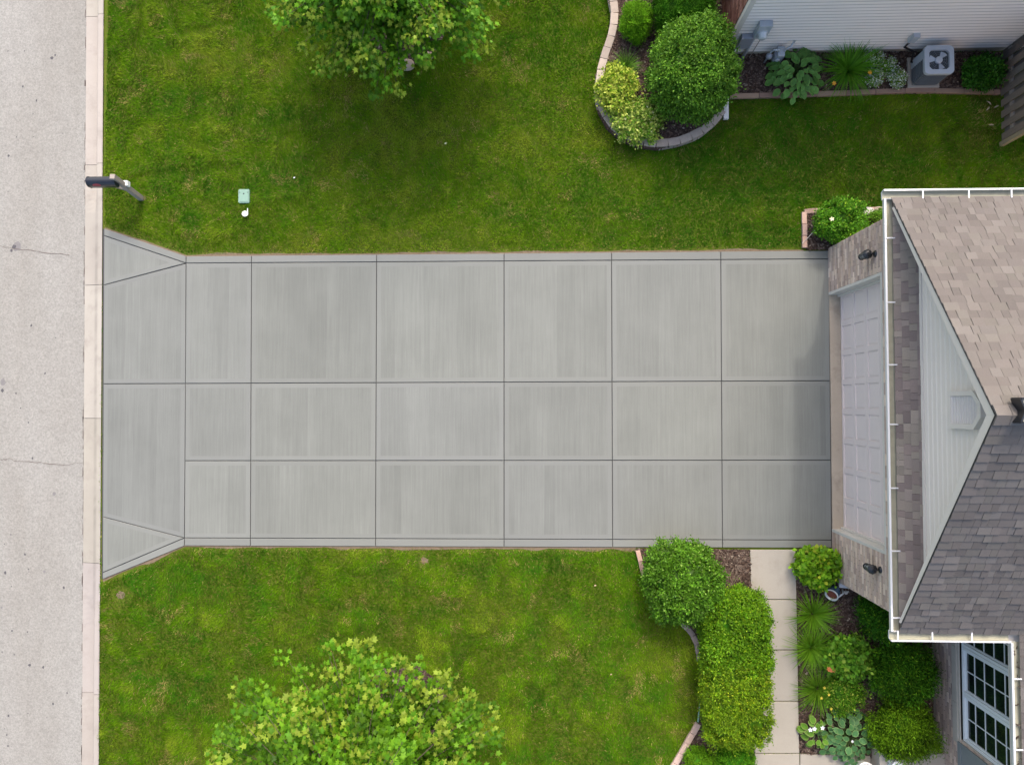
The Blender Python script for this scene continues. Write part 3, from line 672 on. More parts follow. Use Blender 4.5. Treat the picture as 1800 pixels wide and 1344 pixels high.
# ------------------------------------------------------------------ grass blades
def grass():
    a0, a1 = P(0, -70), P(1900, 1420)
    dens = 4300; xs0, xs1, ys0, ys1 = KB(0)-.02, 12.2, P(0, 1410).y, P(0, -70).y
    k = int((xs1-xs0)*(ys1-ys0)*dens)
    x = RNG.uniform(xs0, xs1, k).astype(np.float32); y = RNG.uniform(ys0, ys1, k).astype(np.float32)
    kb = KB(0)+(KB(5)-KB(0))*y/5
    ok = x > kb+.0+RNG.normal(0, .012, k)
    ex = [DRIVE]+WALK+BEDS
    house1 = [tuple(P(px, py)[:2]) for px, py in ((1459, 437), (2200, 437), (2200, 1600), (1640, 1600), (1640, 1016), (1463, 1016))]
    nb = [(3.86, 7.37), (30, 7.37), (30, 20), (3.86, 20)]
    vb = [tuple(P(px, py)[:2]) for px, py in ((419, 332), (439, 332), (439, 356), (419, 356))]
    for pl in ex+[house1, nb, vb]: ok &= ~inpoly(x, y, pl)
    right = [tuple(P(px, py)[:2]) for px, py in ((1640, 1000), (2300, 1000), (2300, 1600), (1400, 1600), (1400, 1320))]
    ok &= ~inpoly(x, y, right)
    x, y = x[ok], y[ok]
    d = np.full(len(x), 9.)
    for i in range(len(DRIVE)): d = np.minimum(d, segdist(x, y, DRIVE[i], DRIVE[(i+1) % len(DRIVE)]))
    thin = vnoise(x, y, 3., 21)*.5+vnoise(x, y, 9., 22)*.5
    keep = (d > .012+.06*thin) & ((d > .12) | (RNG.random(len(x)) < .25+.75*d/.12))
    # bare scuffed patches
    for px, py, r in ((746, 985, .15), (212, 1048, .24), (250, 348, .09)):
        c = P(px, py); q = np.hypot((x-c.x)/1.3, y-c.y); keep &= (q > r*(.6+.8*vnoise(x, y, 5., 61))) | (RNG.random(len(x)) < .4)
    x, y, d = x[keep], y[keep], d[keep]; k = len(x)
    n1 = vnoise(x, y, .55, 1); n2 = vnoise(x, y, 1.9, 2); n3 = vnoise(x, y, 4.7, 3); n4 = vnoise(x, y, 11, 4); n5 = vnoise(x, y, 1.2, 9)
    mot = .22*n1+.27*n2+.24*n3+.15*n4+.19*vnoise(x*.15, y*2.6, 1., 31)-.03
    upper_right = np.clip((x+.5)/4., 0, 1)*np.clip((y-2.8)/.8, 0, 1); mot = mot-.11*upper_right  # lawn shifts to the deeper green towards the upper right
    t = np.clip((mot-.27)/.50, 0, 1)[:, None]
    deep = np.array((.052, .180, .007)); mid = np.array((.125, .255, .006)); lite = np.array((.235, .325, .022))
    c = np.where(t < .55, deep+(mid-deep)*(t/.55), mid+(lite-mid)*((t-.55)/.45))
    dry = np.clip((vnoise(x, y, 2.6, 5)*.6+vnoise(x, y, 6.5, 6)*.4-.66)/.18, 0, 1)+np.clip((.16-d)/.16, 0, 1)*.75
    dry *= 1-.6*upper_right; fx, fy = P(1730, 200).x, P(1730, 200).y; dry += .9*np.clip(1-np.hypot((x-fx)/.5, (y-fy)/1.2), 0, 1)
    isd = RNG.random(k) < np.clip(dry*.45+.03, 0, .85)
    c[isd] = np.array((.40, .33, .11))*RNG.uniform(.6, 1.2, (isd.sum(), 1))
    c *= RNG.uniform(.72, 1.28, (k, 1))
    ang = (vnoise(x, y, 1.3, 7)+.5*vnoise(x, y, 4., 8))*9+RNG.normal(0, .75, k)
    L = RNG.uniform(.04, .078, k)*np.where(n5 > .6, 1.1, 1.); lean = RNG.uniform(.25, 1.15, k); L = np.where(d < .1, L*.7, L)
    h = np.stack([np.cos(ang)*np.sin(lean), np.sin(ang)*np.sin(lean), np.cos(lean)], 1)*L[:, None]
    w = RNG.uniform(.004, .0085, k)
    ra = ang+np.pi/2+RNG.normal(0, .5, k); sd = np.stack([np.cos(ra), np.sin(ra), np.zeros(k)], 1)*w[:, None]
    b = np.stack([x, y, np.full(k, -.03)], 1)
    V = np.stack([b-sd, b+sd, b+h], 1).reshape(-1, 3); T = np.arange(3*k).reshape(-1, 3)
    props(np_object('grass', V, T, np.repeat(c, 3, 0), M['grass']), 'short mown green grass with dry mottled patches on both front lawns', 'grass', kind='stuff')
grass()

# ================================================================== THE HOUSE
XW = P(1460, 700).x                       # front wall of the garage
YWU, YWL = P(1457, 437).y, P(1463, 1016).y
XW2 = P(1640, 1250).x                     # recessed front wall
ZE = 3.1
XG = (P(1556, 340, ZE).x+P(1565, 1110, ZE).x)/2; YGU = P(1650, 331.5, ZE).y; YGL = P(1650, 1128, ZE).y
XG2 = P(1779, 1180, ZE).x
XRK = P(1752, 722, 5.55).x; YRI = (YGU+YGL)/2; XD = P(1480, 720).x
GW = .16                                   # gutter width
house = thing('house', 'tan brick house with brown shingle roof and white gutters above the garage door', 'house', (XW, YRI, 0))
TAN = [(0.606, 0.471, 0.373), (0.541, 0.418, 0.333), (0.661, 0.535, 0.424), (0.487, 0.372, 0.303), (0.585, 0.461, 0.384), (0.53, 0.418, 0.358), (0.432, 0.334, 0.282), (0.694, 0.576, 0.475)]
RED = [(.27, .12, .085), (.32, .155, .11), (.22, .095, .07), (.36, .19, .14), (.29, .14, .11)]
def bricks(mb, O, a, width, height, n, holes=(), pal=TAN, bl=.205, bh=.067, g=.010, z0=0.):
    O = Vector(O); a = Vector(a); n = Vector(n); up = Vector((0, 0, 1)); r = 0; z = z0
    fs = [(0, 1, 2, 3), (0, 4, 5, 1), (1, 5, 6, 2), (2, 6, 7, 3), (3, 7, 4, 0)]
    flip = a.cross(up).dot(n) < 0
    while z < height-.01:
        z1 = min(z+bh-g, height); u = -(bl/2)*(r % 2)-random.uniform(0, .02)
        while u < width:
            spans = [(max(u, 0), min(u+bl-g, width))]
            for h0, h1, v0, v1 in holes:
                if z1 > v0 and z < v1:
                    ns = []
                    for s0, s1 in spans:
                        if s1 <= h0 or s0 >= h1: ns.append((s0, s1)); continue
                        if s0 < h0: ns.append((s0, h0))
                        if s1 > h1: ns.append((h1, s1))
                    spans = ns
            for s0, s1 in spans:
                if s1-s0 < .02: continue
                t = random.uniform(.008, .014); c = random.choice(pal); q = random.uniform(.85, 1.15); c = tuple(x*q for x in c)
                f0 = [O+a*s0+up*z, O+a*s1+up*z, O+a*s1+up*z1, O+a*s0+up*z1]
                vs = [v+n*t for v in f0]+f0
                mb.add(vs, [tuple(reversed(f)) for f in fs] if flip else fs, 0, c)
            u += bl
        z += bh; r += 1
# front garage wall with the door opening
oU, oL, oZ = P(1460, 513.6).y, P(1464, 934).y, 2.27
mb = MB()
mb.box(XW, XD+.05, oU, YWU, -.1, 3.0, 1); mb.box(XW, XD+.05, YWL, oL, -.1, 3.0, 1); mb.box(XW, XD+.05, oL, oU, oZ, 3.0, 1)
mb.box(XD+.05, 12, YWU-.25, YWU, -.1, 3.0, 1); mb.box(XD+.05, XW2+.3, YWL, YWL+.25, -.1, 3.0, 1)
bricks(mb, (XW, YWU, 0), (0, -1, 0), YWU-YWL, 3.0, (-1, 0, 0), [(YWU-oU, YWU-oL, -1, oZ)])
bricks(mb, (XW, YWU, 0), (1, 0, 0), 5.0, 3.0, (0, 1, 0)); bricks(mb, (XW, YWL, 0), (1, 0, 0), XW2-XW, 3.0, (0, -1, 0))
mb.build('brick_wall', [M['brick'], M['mortar']], house)
# opening trim
mb = MB(); tw = .06
mb.box(XW-.012, XD, oU-tw, oU-.002, .004, oZ-.002); mb.box(XW-.012, XD, oL+.002, oL+tw, .004, oZ-.002); mb.box(XW-.012, XD, oL+tw, oU-tw, oZ-tw, oZ-.002)
mb.box(XD-.06, XD-.003, oU-tw-.04, oU-tw, .004, oZ-tw); mb.box(XD-.06, XD-.003, oL+tw, oL+tw+.04, .004, oZ-tw)
mb.build('door_trim', M['jamb'], house, bevel=.004)
mb = MB(); mb.box(XW-.0, XD+.1, oL+.003, oU-.003, -.08, .012); mb.build('threshold', M['slab'], house, bevel=.006)
# garage door
dL, dU = oL+tw+.002, oU-tw-.002; sec = (oZ-tw)/4; mb = MB()
mb.box(XD+.012, XD+.06, dL, dU, .02, oZ-tw)
nc = 8; pw = (dU-dL)/nc
for r in range(4):
    z0 = .02+r*sec
    mb.box(XD-.009, XD+.012, dL, dU, z0+.004, z0+.07); mb.box(XD-.009, XD+.012, dL, dU, z0+sec-.07, z0+sec-.004)
    for c in range(nc+1):
        y = dL+c*pw; w = .055; mb.box(XD-.0085, XD+.012, max(dL, y-w), min(dU, y+w), z0+.07, z0+sec-.07)
    for c in range(nc):
        y0 = dL+c*pw+.055; y1 = dL+(c+1)*pw-.055
        a0, a1, b0, b1 = y0+.004, y1-.004, z0+.074, z0+sec-.074; i = .035
        vs = [(XD+.0118, a0, b0), (XD+.0118, a1, b0), (XD+.0118, a1, b1), (XD+.0118, a0, b1), (XD+.002, a0+i, b0+i), (XD+.002, a1-i, b0+i), (XD+.002, a1-i, b1-i), (XD+.002, a0+i, b1-i)]
        mb.add(vs, [(1, 0, 4, 5), (2, 1, 5, 6), (3, 2, 6, 7), (0, 3, 7, 4), (5, 4, 7, 6)])
gd = mb.build('garage_door', M['door'], house)
mb = MB(); mb.box(XD+.002, XD+.055, dL+.01, dU-.01, .013, .028); mb.build('bottom_seal', M['rubber'], gd)

# recessed wall, sill, windows, shutter
wz0, wz1 = .98, 2.75; wu = P(1690, 1052, wz0).y; wlw = P(1690, 1300, wz0).y
mb = MB()
mb.box(XW2, XW2+.25, -11, wlw, -.1, 3.0, 1); mb.box(XW2, XW2+.25, wlw, wu, -.1, wz0-.02, 1); mb.box(XW2, XW2+.25, wlw, wu, wz1, 3.0, 1); mb.box(XW2, XW2+.25, wu, YWL, -.1, 3.0, 1)
bricks(mb, (XW2, YWL, 0), (0, -1, 0), 11+YWL, 3.0, (-1, 0, 0), [(YWL-wu-.02, YWL-wlw+.02, .72, 9)], z0=.12)
mb.build('recessed_wall', [M['brick'], M['mortar']], house)
mb = MB(); y = wu+.12
while y > wlw-.1:
    y2 = max(y-1.05, wlw-.1); mb.box(XW2-.035, XW2+.05, y2+.004, y, .74, .90); y = y2
mb.box(XW2-.02, XW2+.05, wlw-.1, wu+.12, .895, wz0-.02); mb.build('sill', M['sill'], house, bevel=.008)
uw = (wu-wlw)/3
for i in range(3):
    y1 = wu-i*uw; y0 = y1-uw; fr = .055
    mb = MB(); X0 = XW2+.02
    mb.box(X0, X0+.08, y0+.003, y1-.003, wz0, wz0+fr); mb.box(X0, X0+.08, y0+.003, y1-.003, wz1-fr, wz1)
    mb.box(X0, X0+.08, y0+.003, y0+fr, wz0+fr, wz1-fr); mb.box(X0, X0+.08, y1-fr, y1-.003, wz0+fr, wz1-fr)
    s = fr+.035
    mb.box(X0+.03, X0+.07, y0+fr, y1-fr, wz0+fr, wz0+s); mb.box(X0+.03, X0+.07, y0+fr, y0+s, wz0+s, wz1-fr); mb.box(X0+.03, X0+.07, y1-s, y1-fr, wz0+s, wz1-fr)
    wnd = mb.build('window', M['frame'], house, (X0-XW+0, y0-YRI, wz0), bevel=.004)
    mb = MB(); mb.box(X0+.052, X0+.06, y0+s, y1-s, wz0+s, wz1-fr); mb.build('pane', M['glass'], wnd)
    mb = MB(); ym = (y0+y1)/2; mb.box(X0+.040, X0+.0515, ym-.009, ym+.009, wz0+s, wz1-fr)
    z = wz0+s+.235
    while z < wz1-.1:
        mb.box(X0+.0405, X0+.051, y0+s, ym-.009, z-.009, z+.009); mb.box(X0+.0405, X0+.051, ym+.009, y1-s, z-.009, z+.009); z += .285
    mb.build('muntin', M['frame'], wnd)
mb = MB(); sy1, sy0 = wlw-.05, wlw-.55; X0 = XW2-.045
mb.box(X0+.015, XW2-.015, sy0, sy1, wz0-.08, wz1)
mb.box(X0, X0+.015, sy0, sy1, wz0-.08, wz0+.02); mb.box(X0, X0+.015, sy0, sy1, wz1-.1, wz1); mb.box(X0, X0+.015, sy0, sy0+.06, wz0+.02, wz1-.1); mb.box(X0, X0+.015, sy1-.06, sy1, wz0+.02, wz1-.1)
mb.box(X0, X0+.015, sy0+.06, sy1-.06, wz0+.75, wz0+.83)
mb.build('shutter', M['shutter'], house, bevel=.004)

# roof planes of individual shingle tabs
SH = [(0.167, 0.149, 0.135), (0.156, 0.139, 0.126), (0.181, 0.164, 0.15), (0.147, 0.131, 0.12), (0.161, 0.143, 0.131), (0.174, 0.157, 0.142), (0.153, 0.137, 0.126), (0.167, 0.152, 0.135)]
SHD = [(0.239, 0.202, 0.177), (0.209, 0.174, 0.157), (0.269, 0.232, 0.196), (0.191, 0.156, 0.143), (0.227, 0.184, 0.165), (0.252, 0.22, 0.183)]
def shingles(mb, O, a, u, n, nrow, lim, exp=.150, pal=SH, wmin=.09, wmax=.23):
    """O eave corner, a along the eave, u up the slope, n normal; lim(t) -> (a0, a1) at slope distance t"""
    O, a, u, n = Vector(O), Vector(a).normalized(), Vector(u).normalized(), Vector(n).normalized()
    flip = a.cross(u).dot(n) < 0
    for r in range(nrow):
        t0 = r*exp; t1 = t0+exp+.03; l0, l1 = lim(t0+exp*.5)
        x = l0-random.uniform(0, wmin) if lim is not None else l0; m_ = .003*(r % 2)
        first = True; x = l0
        while x < l1-.005:
            w = random.uniform(wmin, wmax); x2 = min(x+w, l1)
            if l1-x2 < .06: x2 = l1
            hgt = random.choice((.014, .014, .024)); c = random.choice(pal); q = random.uniform(.9, 1.1); c = tuple(k*q for k in c)
            g = .002
            p = [O+a*(x+g)+u*t0, O+a*(x2-g)+u*t0, O+a*(x2-g)+u*t1, O+a*(x+g)+u*t1]
            vs = [p[0]+n*hgt, p[1]+n*hgt, p[2]+n*.002, p[3]+n*.002, p[0]-n*.004, p[1]-n*.004, p[2]-n*.004, p[3]-n*.004]
            fs = [(0, 1, 2, 3), (4, 5, 1, 0), (5, 6, 2, 1), (7, 4, 0, 3)]
            mb.add(vs, [tuple(reversed(f)) for f in fs] if flip else fs, 0, c)
            x = x2
PITCH = .725; ca = 1/math.hypot(1, PITCH); sa = PITCH*ca
yU, yL = YGU-GW+.02, YGL+GW-.02; half = (yU-yL)/2; XE = XG+GW-.02; rise = half*PITCH; ZR0 = ZE-.02; SL = half/ca; XRK = P(1751, 722, ZR0+rise).x+.015
nrows = int(SL/.150)
mb = MB(); XEND = 12.5
def limU(t):
    return (max(XRK-.02, XE+t*ca) if t*ca < XRK-XE else XRK-.02, XEND)
mb.quad((XRK-.02, yU, ZR0-.005), (XEND, yU, ZR0-.005), (XEND, YRI, ZR0+rise-.005), (XRK-.02, YRI, ZR0+rise-.005), 1)
mb.quad((XRK-.02, YRI, ZR0+rise-.005), (XEND, YRI, ZR0+rise-.005), (XEND, yL, ZR0-.005), (XRK-.02, yL, ZR0-.005), 1)
shingles(mb, (0, yU, ZR0), (1, 0, 0), (0, -ca, sa), (0, sa, ca), nrows, limU)
XV = XG2+GW-.02
def limL(t):
    l0 = max(XRK-.02, XE+t*ca) if t*ca < XRK-XE else XRK-.02
    return (l0, min(XEND, XV+t*ca+.05))
shingles(mb, (0, yL, ZR0), (1, 0, 0), (0, ca, sa), (0, -sa, ca), nrows, limL)
# main roof to the lower right, falling towards the drive
mb.quad((XV, -14, ZR0-.006), (XV+4.5, -14, ZR0+4.5*PITCH-.006), (XV+4.5, yL+4.5, ZR0+4.5*PITCH-.006), (XV, yL, ZR0-.006), 1)
shingles(mb, (XV, 0, ZR0), (0, 1, 0), (ca, 0, sa), (-sa, 0, ca), 30, lambda t: (-12.0, yL+t*ca))
# ridge caps
x = XRK-.02
while x < 9.5:
    for sgn in (1, -1):
        c = random.choice(SH[:3]); h = .03
        p = [Vector((x, YRI, ZR0+rise+h)), Vector((x+.24, YRI, ZR0+rise+h-.012)), Vector((x+.24, YRI+sgn*.13, ZR0+rise+h-.012-.13*PITCH+.012)), Vector((x, YRI+sgn*.13, ZR0+rise+h-.13*PITCH+.012))]
        if sgn > 0: p.reverse()
        mb.add(p+[v-Vector((0, 0, .02)) for v in p], [(0, 1, 2, 3), (0, 4, 5, 1), (1, 5, 6, 2), (2, 6, 7, 3), (3, 7, 4, 0)], 0, c)
    x += .2
mb.build('roof', [M['shingle'], M['litter']], house)
# the little skirt roof under the gable
mb = MB(); XGB = XW+.10; SP = .8; c2 = 1/math.hypot(1, SP); s2 = SP*c2; wdt = XGB-XE
shingles(mb, (XE, 0, ZR0), (0, 1, 0), (c2, 0, s2), (-s2, 0, c2), 4, lambda t: (yL+(t+.11)*s2/PITCH, yU-(t+.11)*s2/PITCH), pal=SHD, exp=wdt/c2/3.6)
shingles(mb, (0, yU+.004, ZR0-.004), (1, 0, 0), (0, -ca, sa), (0, sa, ca), 3, lambda t: (XE+t*ca, XRK), pal=SHD[:3], wmin=.2)
shingles(mb, (0, yL-.004, ZR0-.004), (1, 0, 0), (0, ca, sa), (0, -sa, ca), 3, lambda t: (XE+t*ca, XRK), pal=SHD[:3], wmin=.2)
mb.quad((XE, yL, ZR0-.012), (XGB, yL+wdt*SP/PITCH+.04, ZR0+wdt*SP-.012), (XGB, yU-wdt*SP/PITCH-.04, ZR0+wdt*SP-.012), (XE, yU, ZR0-.012), 1)
mb.build('skirt_roof', [M['shingle'], M['litter']], house)
# gable siding
mb = MB(); zb = ZR0+wdt*SP-.05; zt = ZR0+rise-.06; z = zb+.12; sp = .125
hw = lambda z: max(0, (ZR0+rise-z)/PITCH)
def gv(x, z, s): return (x, YRI+s*hw(z), z)
while z < zt-.02:
    z1 = min(z+sp, zt)
    zm = z+.082*(z1-z)/sp
    mb.add([gv(XGB-.020, z, -1), gv(XGB-.020, z, 1), gv(XGB-.018, zm, 1), gv(XGB-.018, zm, -1), gv(XGB-.002, z1-.003, 1), gv(XGB-.002, z1-.003, -1), gv(XGB, z, -1), gv(XGB, z, 1)], [(0, 1, 2, 3)[::-1], (3, 2, 4, 5)[::-1], (6, 7, 1, 0)[::-1]], 0)
    z = z1
mb.box(XGB-.03, XGB+.02, YRI-hw(zb+.13), YRI+hw(zb+.13), zb-.02, zb+.11, 1)
mb.add([gv(XGB+.02, zb, -1), gv(XGB+.02, zb, 1), (XGB+.02, YRI, ZR0+rise)], [(0, 2, 1)], 0)
mb.build('gable_siding', [M['siding'], M['trim']], house)
# rake boards
mb = MB(); H = .21
for s in (1, -1):
    y0 = YRI+s*(half-.17); z0 = ZR0+.17*PITCH; n = 2
    pk = (YRI, ZR0+rise+.005); ed = (y0, z0+.005)
    X0, X1 = XRK-.015, XRK+.02
    a = [(X0, pk[0], pk[1]-H), (X0, ed[0], ed[1]-H*.55), (X0, ed[0], ed[1]), (X0, pk[0], pk[1])]
    b = [(X1, y, z) for x, y, z in a]
    fs = [(0, 1, 2, 3), (7, 6, 5, 4), (0, 4, 5, 1), (1, 5, 6, 2), (2, 6, 7, 3), (3, 7, 4, 0)]
    if s > 0: fs = [tuple(reversed(f)) for f in fs]
    o_ = mb; mb = MB(); mb.add(a+b, fs)
    mb.build('rake_board', M['trim'], house, bevel=.004)
    mb = MB(); xa, xb = XRK-.026, XRK+.03
    mb.add([(xa, pk[0], pk[1]-.004), (xa, ed[0], ed[1]-.004), (xa, ed[0], ed[1]-.022), (xa, pk[0], pk[1]-.022), (xb, pk[0], pk[1]-.004), (xb, ed[0], ed[1]-.004), (xb, ed[0], ed[1]-.022), (xb, pk[0], pk[1]-.022)],
                      [(0, 1, 2, 3), (0, 4, 5, 1), (2, 6, 7, 3), (4, 7, 6, 5)]); mb.build('drip_edge', M['black'], house)
# gable vent
vz0, vz1 = 4.17, 4.94; vy = YRI+.06; vw = .27; ch = .17; X0 = XGB-.095
def vent_poly(i): return [(vy-vw+i, vz0+i), (vy+vw-i, vz0+i), (vy+vw-i, vz1-ch-i*.4), (vy+vw-ch-i*.4, vz1-i), (vy-vw+ch+i*.4, vz1-i), (vy-vw+i, vz1-ch-i*.4)]
mb = MB(); po, pi = vent_poly(0), vent_poly(.07); n = 6
vs = [(X0, y, z) for y, z in po]+[(X0, y, z) for y, z in pi]+[(XGB, y, z) for y, z in po]+[(X0+.085, y, z) for y, z in pi]
fs = []
for i in range(n):
    j = (i+1) % n; fs += [(i, j, n+j, n+i)[::-1], (2*n+i, 2*n+j, j, i)[::-1], (n+i, n+j, 3*n+j, 3*n+i)[::-1]]
mb.add(vs, fs); mb.add(vs[3*n:], [tuple(range(n))[::-1]], 1)  # dark backing colour stands in for the shade behind the louvres
gvn = mb.build('gable_vent', [M['trim'], M['acslat']], house)
mb = MB(); z = vz0+.085
while z < vz1-.09:
    w = vw-.072 if z < vz1-ch-.05 else vw-.072-(z-(vz1-ch-.05))*.9
    mb.add([(X0+.080, vy-w, z+.035), (X0+.080, vy+w, z+.035), (X0+.012, vy+w, z), (X0+.012, vy-w, z), (X0+.012, vy+w, z-.016), (X0+.012, vy-w, z-.016)], [(0, 1, 2, 3), (3, 2, 4, 5)]); z += .064
mb.build('louvre', M['trim'], gvn)
# gutters
def gutter(p0, p1, out, sp=.95, dirty=False, off=.35):
    """p0->p1 along the outer lip; out = outward unit vector"""
    p0, p1, out = Vector(p0), Vector(p1), Vector(out); d = (p1-p0).normalized(); inn = -out; up = Vector((0, 0, 1))
    prof = [(GW, -.10), (.03, -.11), (.008, -.06), (0, -.02), (0, .0), (.029, .003), (.029, -.006), (.02, -.008), (.022, -.055), (.045, -.075), (GW-.004, -.075), (GW-.004, .0), (GW, .0)]
    vs = [p+inn*a+up*b for p in (p0, p1) for a, b in prof]; n = len(prof)
    m = MB()
    fl = d.cross(up).dot(out) > 0
    fs, ms = [], []
    for i in range(n):
        j = (i+1) % n; f = (i, j, n+j, n+i); fs.append(tuple(reversed(f)) if fl else f)
    for i, f in enumerate(fs): m.add([vs[k] for k in f], [(0, 1, 2, 3)], 1 if 6 <= i <= 10 else 0)
    m.add(vs[:n], [tuple(range(n))]); m.add(vs[n:], [tuple(range(n-1, -1, -1))])
    g = m.build('gutter', [M['white'], M['gutter_in']], house)
    L = (p1-p0).length; x = off
    while x < L-.05:
        c = p0+d*x+inn*(GW*.5+.012); b = MB(); b.obox(c+up*.004, d, inn, up, .011, GW*.5+.005, .006); b.build('bracket', M['white'], g); x += sp*random.uniform(.93, 1.08)
    if dirty:
        b = MB()
        for i in range(160):
            q = p0+d*random.uniform(0, L)+inn*random.uniform(.045, GW-.015)+up*(-.07+random.uniform(0, .05)); r = random.uniform(.01, .03)
            b.obox(q, Vector((random.uniform(-1, 1), random.uniform(-1, 1), .2)).normalized(), Vector((0, 0, 1)), Vector((.3, .6, 0)).normalized(), r, r*.4, r*.5)
        props(b.build('leaf_litter', M['litter'], g), kind='stuff')
gutter((XG, YGL+GW+.001, ZE), (XG, YGU-GW-.001, ZE), (-1, 0, 0), 1.0, off=.22)
gutter((XG, YGU, ZE), (XEND, YGU, ZE), (0, 1, 0), .72, off=.62)
gutter((XG, YGL, ZE), (XG2, YGL, ZE), (0, -1, 0), .58, off=.1)
gutter((XG2, -12, ZE), (XG2, YGL, ZE), (-1, 0, 0), 1.18, True, off=12+YGL-1.0*5-.35)
mb = MB(); mb.box(XG+.05, XW+.0, YGL+.1, YGU-.1, ZE-.17, ZE-.155); mb.box(XW, XEND, YWU, YGU-.1, ZE-.17, ZE-.155); mb.box(XW, XG2+.2, YGL+.1, YWL, ZE-.17, ZE-.155); mb.box(XG2+.05, XW2, -12, YGL+.1, ZE-.17, ZE-.155)
mb.build('soffit', M['trim'], house)
mb = MB()
for s in (1, -1):
    mb.box(XG+GW, XG+GW+.02, YRI+.02*s, (YGU if s > 0 else YGL)-s*GW, ZE-.15, ZE-.01)
mb.build('fascia', M['trim'], house)
# roof vent on the ridge at the edge of the picture
mb = MB(); vx0 = P(1793, 722, 5.75).x; vyc = P(1795, 721, 5.7).y; zz = ZR0+rise
mb.add([(vx0, vyc-.15, zz+.10), (vx0+.06, vyc, zz+.13), (vx0, vyc+.15, zz+.10), (vx0+.7, vyc-.15, zz+.10), (vx0+.7, vyc, zz+.13), (vx0+.7, vyc+.15, zz+.10)], [(0, 3, 4, 1), (1, 4, 5, 2)], 1)
for a, b in (((vx0, vyc-.15), (vx0+.06, vyc)), ((vx0+.06, vyc), (vx0, vyc+.15)), ((vx0, vyc-.15), (vx0+.7, vyc-.15)), ((vx0, vyc+.15), (vx0+.7, vyc+.15))):
    mb.bar((a[0], a[1], zz+.04), (b[0], b[1], zz+.04), .022, .19)
mb.build('roof_vent', [M['black'], M['gutter_in']], house)
# downspout shoe coming round the corner
mb = MB(); a = P(1474, 1028, .08); b = P(1512, 1031, .08); mb.bar(a, b, .085, .065, 0)
mb.bar(P(1474, 1024, .12), P(1512, 1027, .12), .012, .01); mb.bar(b+Vector((.05, .10, 0)), b+Vector((.05, .10, 2.9)), .085, .065, 0); mb.bar(b, b+Vector((.05, .12, 0)), .085, .065)
mb.build('downspout', M['white'], house, bevel=.006)

# lanterns
def lantern(px, py, label, src=None):
    z = 2.06; c = P(px, py, z); y = c.y
    t = thing('wall_lantern', label, 'lantern', (XW-.012, y, z), 'lanterns either side of the garage door'); X = XW-.014
    m = MB(); m.lathe([(.0, .035), (.03, .033), (.055, .02), (.062, .0)], (X, y, z), (-1, 0, 0), 16)
    m.tube([(X-.02, y, z+.0), (X-.07, y, z+.035), (X-.115, y, z+.02)], .012, 8); m.build('bracket', M['black'], t, smooth=True)
    ax = X-.125
    m = MB(); m.lathe([(.0, .075), (.02, .07), (.03, .045), (.06, .03), (.088, .0), (.09, -.012), (.0, -.012)], (ax, y, z-.02), (0, 0, 1), 8); m.build('cap', M['black'], t)
    m = MB(); m.lathe([(.05, -.23), (.072, -.03)], (ax, y, z-.02), (0, 0, 1), 12); m.build('glass', M['lampglass'], t, smooth=True)
    m = MB()
    for i in range(6):
        a = i*math.pi/3; m.bar((ax+.055*math.cos(a), y+.055*math.sin(a), z-.25), (ax+.078*math.cos(a), y+.078*math.sin(a), z-.035), .009, .009)
    m.lathe([(.062, -.235), (.062, -.25), (.03, -.275), (.0, -.285)], (ax, y, z-.02), (0, 0, 1), 12)
    m.lathe([(.068, -.14), (.071, -.14), (.071, -.13), (.068, -.13)], (ax, y, z-.02), (0, 0, 1), 12); m.build('cage', M['black'], t)
    return t
lantern(1538, 446, 'black lantern on the brick above the garage door, nearest the bed with the pale stone')
lantern(1546, 1001, 'black lantern on the brick below the garage door, nearest the blue glazed pot')

# ================================================================== NEIGHBOUR
YN = P(1500, 93).y; XN = P(1268, 93).x
nb = thing('house', 'neighbouring pale-sided house with red brick front at the top edge', 'house', (XN, YN, 0))
mb = MB(); mb.box(XN+.02, 14, YN, YN+.2, -.1, .17); mb.build('foundation', M['found'], nb)
mb = MB(); z = .17
while z < 3.0:
    z1 = z+.105
    zm = z+.020
    mb.add([(XN+.1, YN-.030, z), (14, YN-.030, z), (14, YN-.030, zm), (XN+.1, YN-.030, zm)], [(0, 1, 2, 3)], 1)  # butt strip in the painted shadow-line colour
    mb.add([(XN+.1, YN-.030, zm), (14, YN-.030, zm), (14, YN-.002, z1-.001), (XN+.1, YN-.002, z1-.001), (XN+.1, YN, z), (14, YN, z), (14, YN-.030, z), (XN+.1, YN-.030, z)], [(0, 1, 2, 3), (4, 5, 6, 7)]); z = z1
mb.box(XN+.05, 14, YN, YN+.1, .15, 3.05); mb.build('siding', [M['siding_cool'], M['siding_shadow']], nb)
mb = MB(); mb.box(XN-.0, XN+.1, YN-.04, YN+.06, .1, 3.0); mb.build('corner_board', M['trim'], nb, bevel=.004)
mb = MB(); mb.box(XN+.001, XN+.2, YN+.07, 13, -.1, 3.0, 1); bricks(mb, (XN, YN+.07, 0), (0, 1, 0), 5.5, 3.0, (-1, 0, 0), pal=RED)
mb.build('brick_wall', [M['brick'], M['mortar']], nb)
mb = MB(); mb.quad((XN-.15, YN-.35, 2.98), (14, YN-.35, 2.98), (14, YN+4, 5.4), (XN-.15, YN+4, 5.4)); mb.quad((XN-.15, YN-.35, 2.9), (XN-.15, YN+4, 5.32), (14, YN+4, 5.32), (14, YN-.35, 2.9))
mb.quad((XN-.15, YN-.35, 2.9), (14, YN-.35, 2.9), (14, YN-.35, 2.98), (XN-.15, YN-.35, 2.98)); mb.c = [(.21, .18, .165)]*len(mb.c); mb.build('roof', M['shingle'], nb)
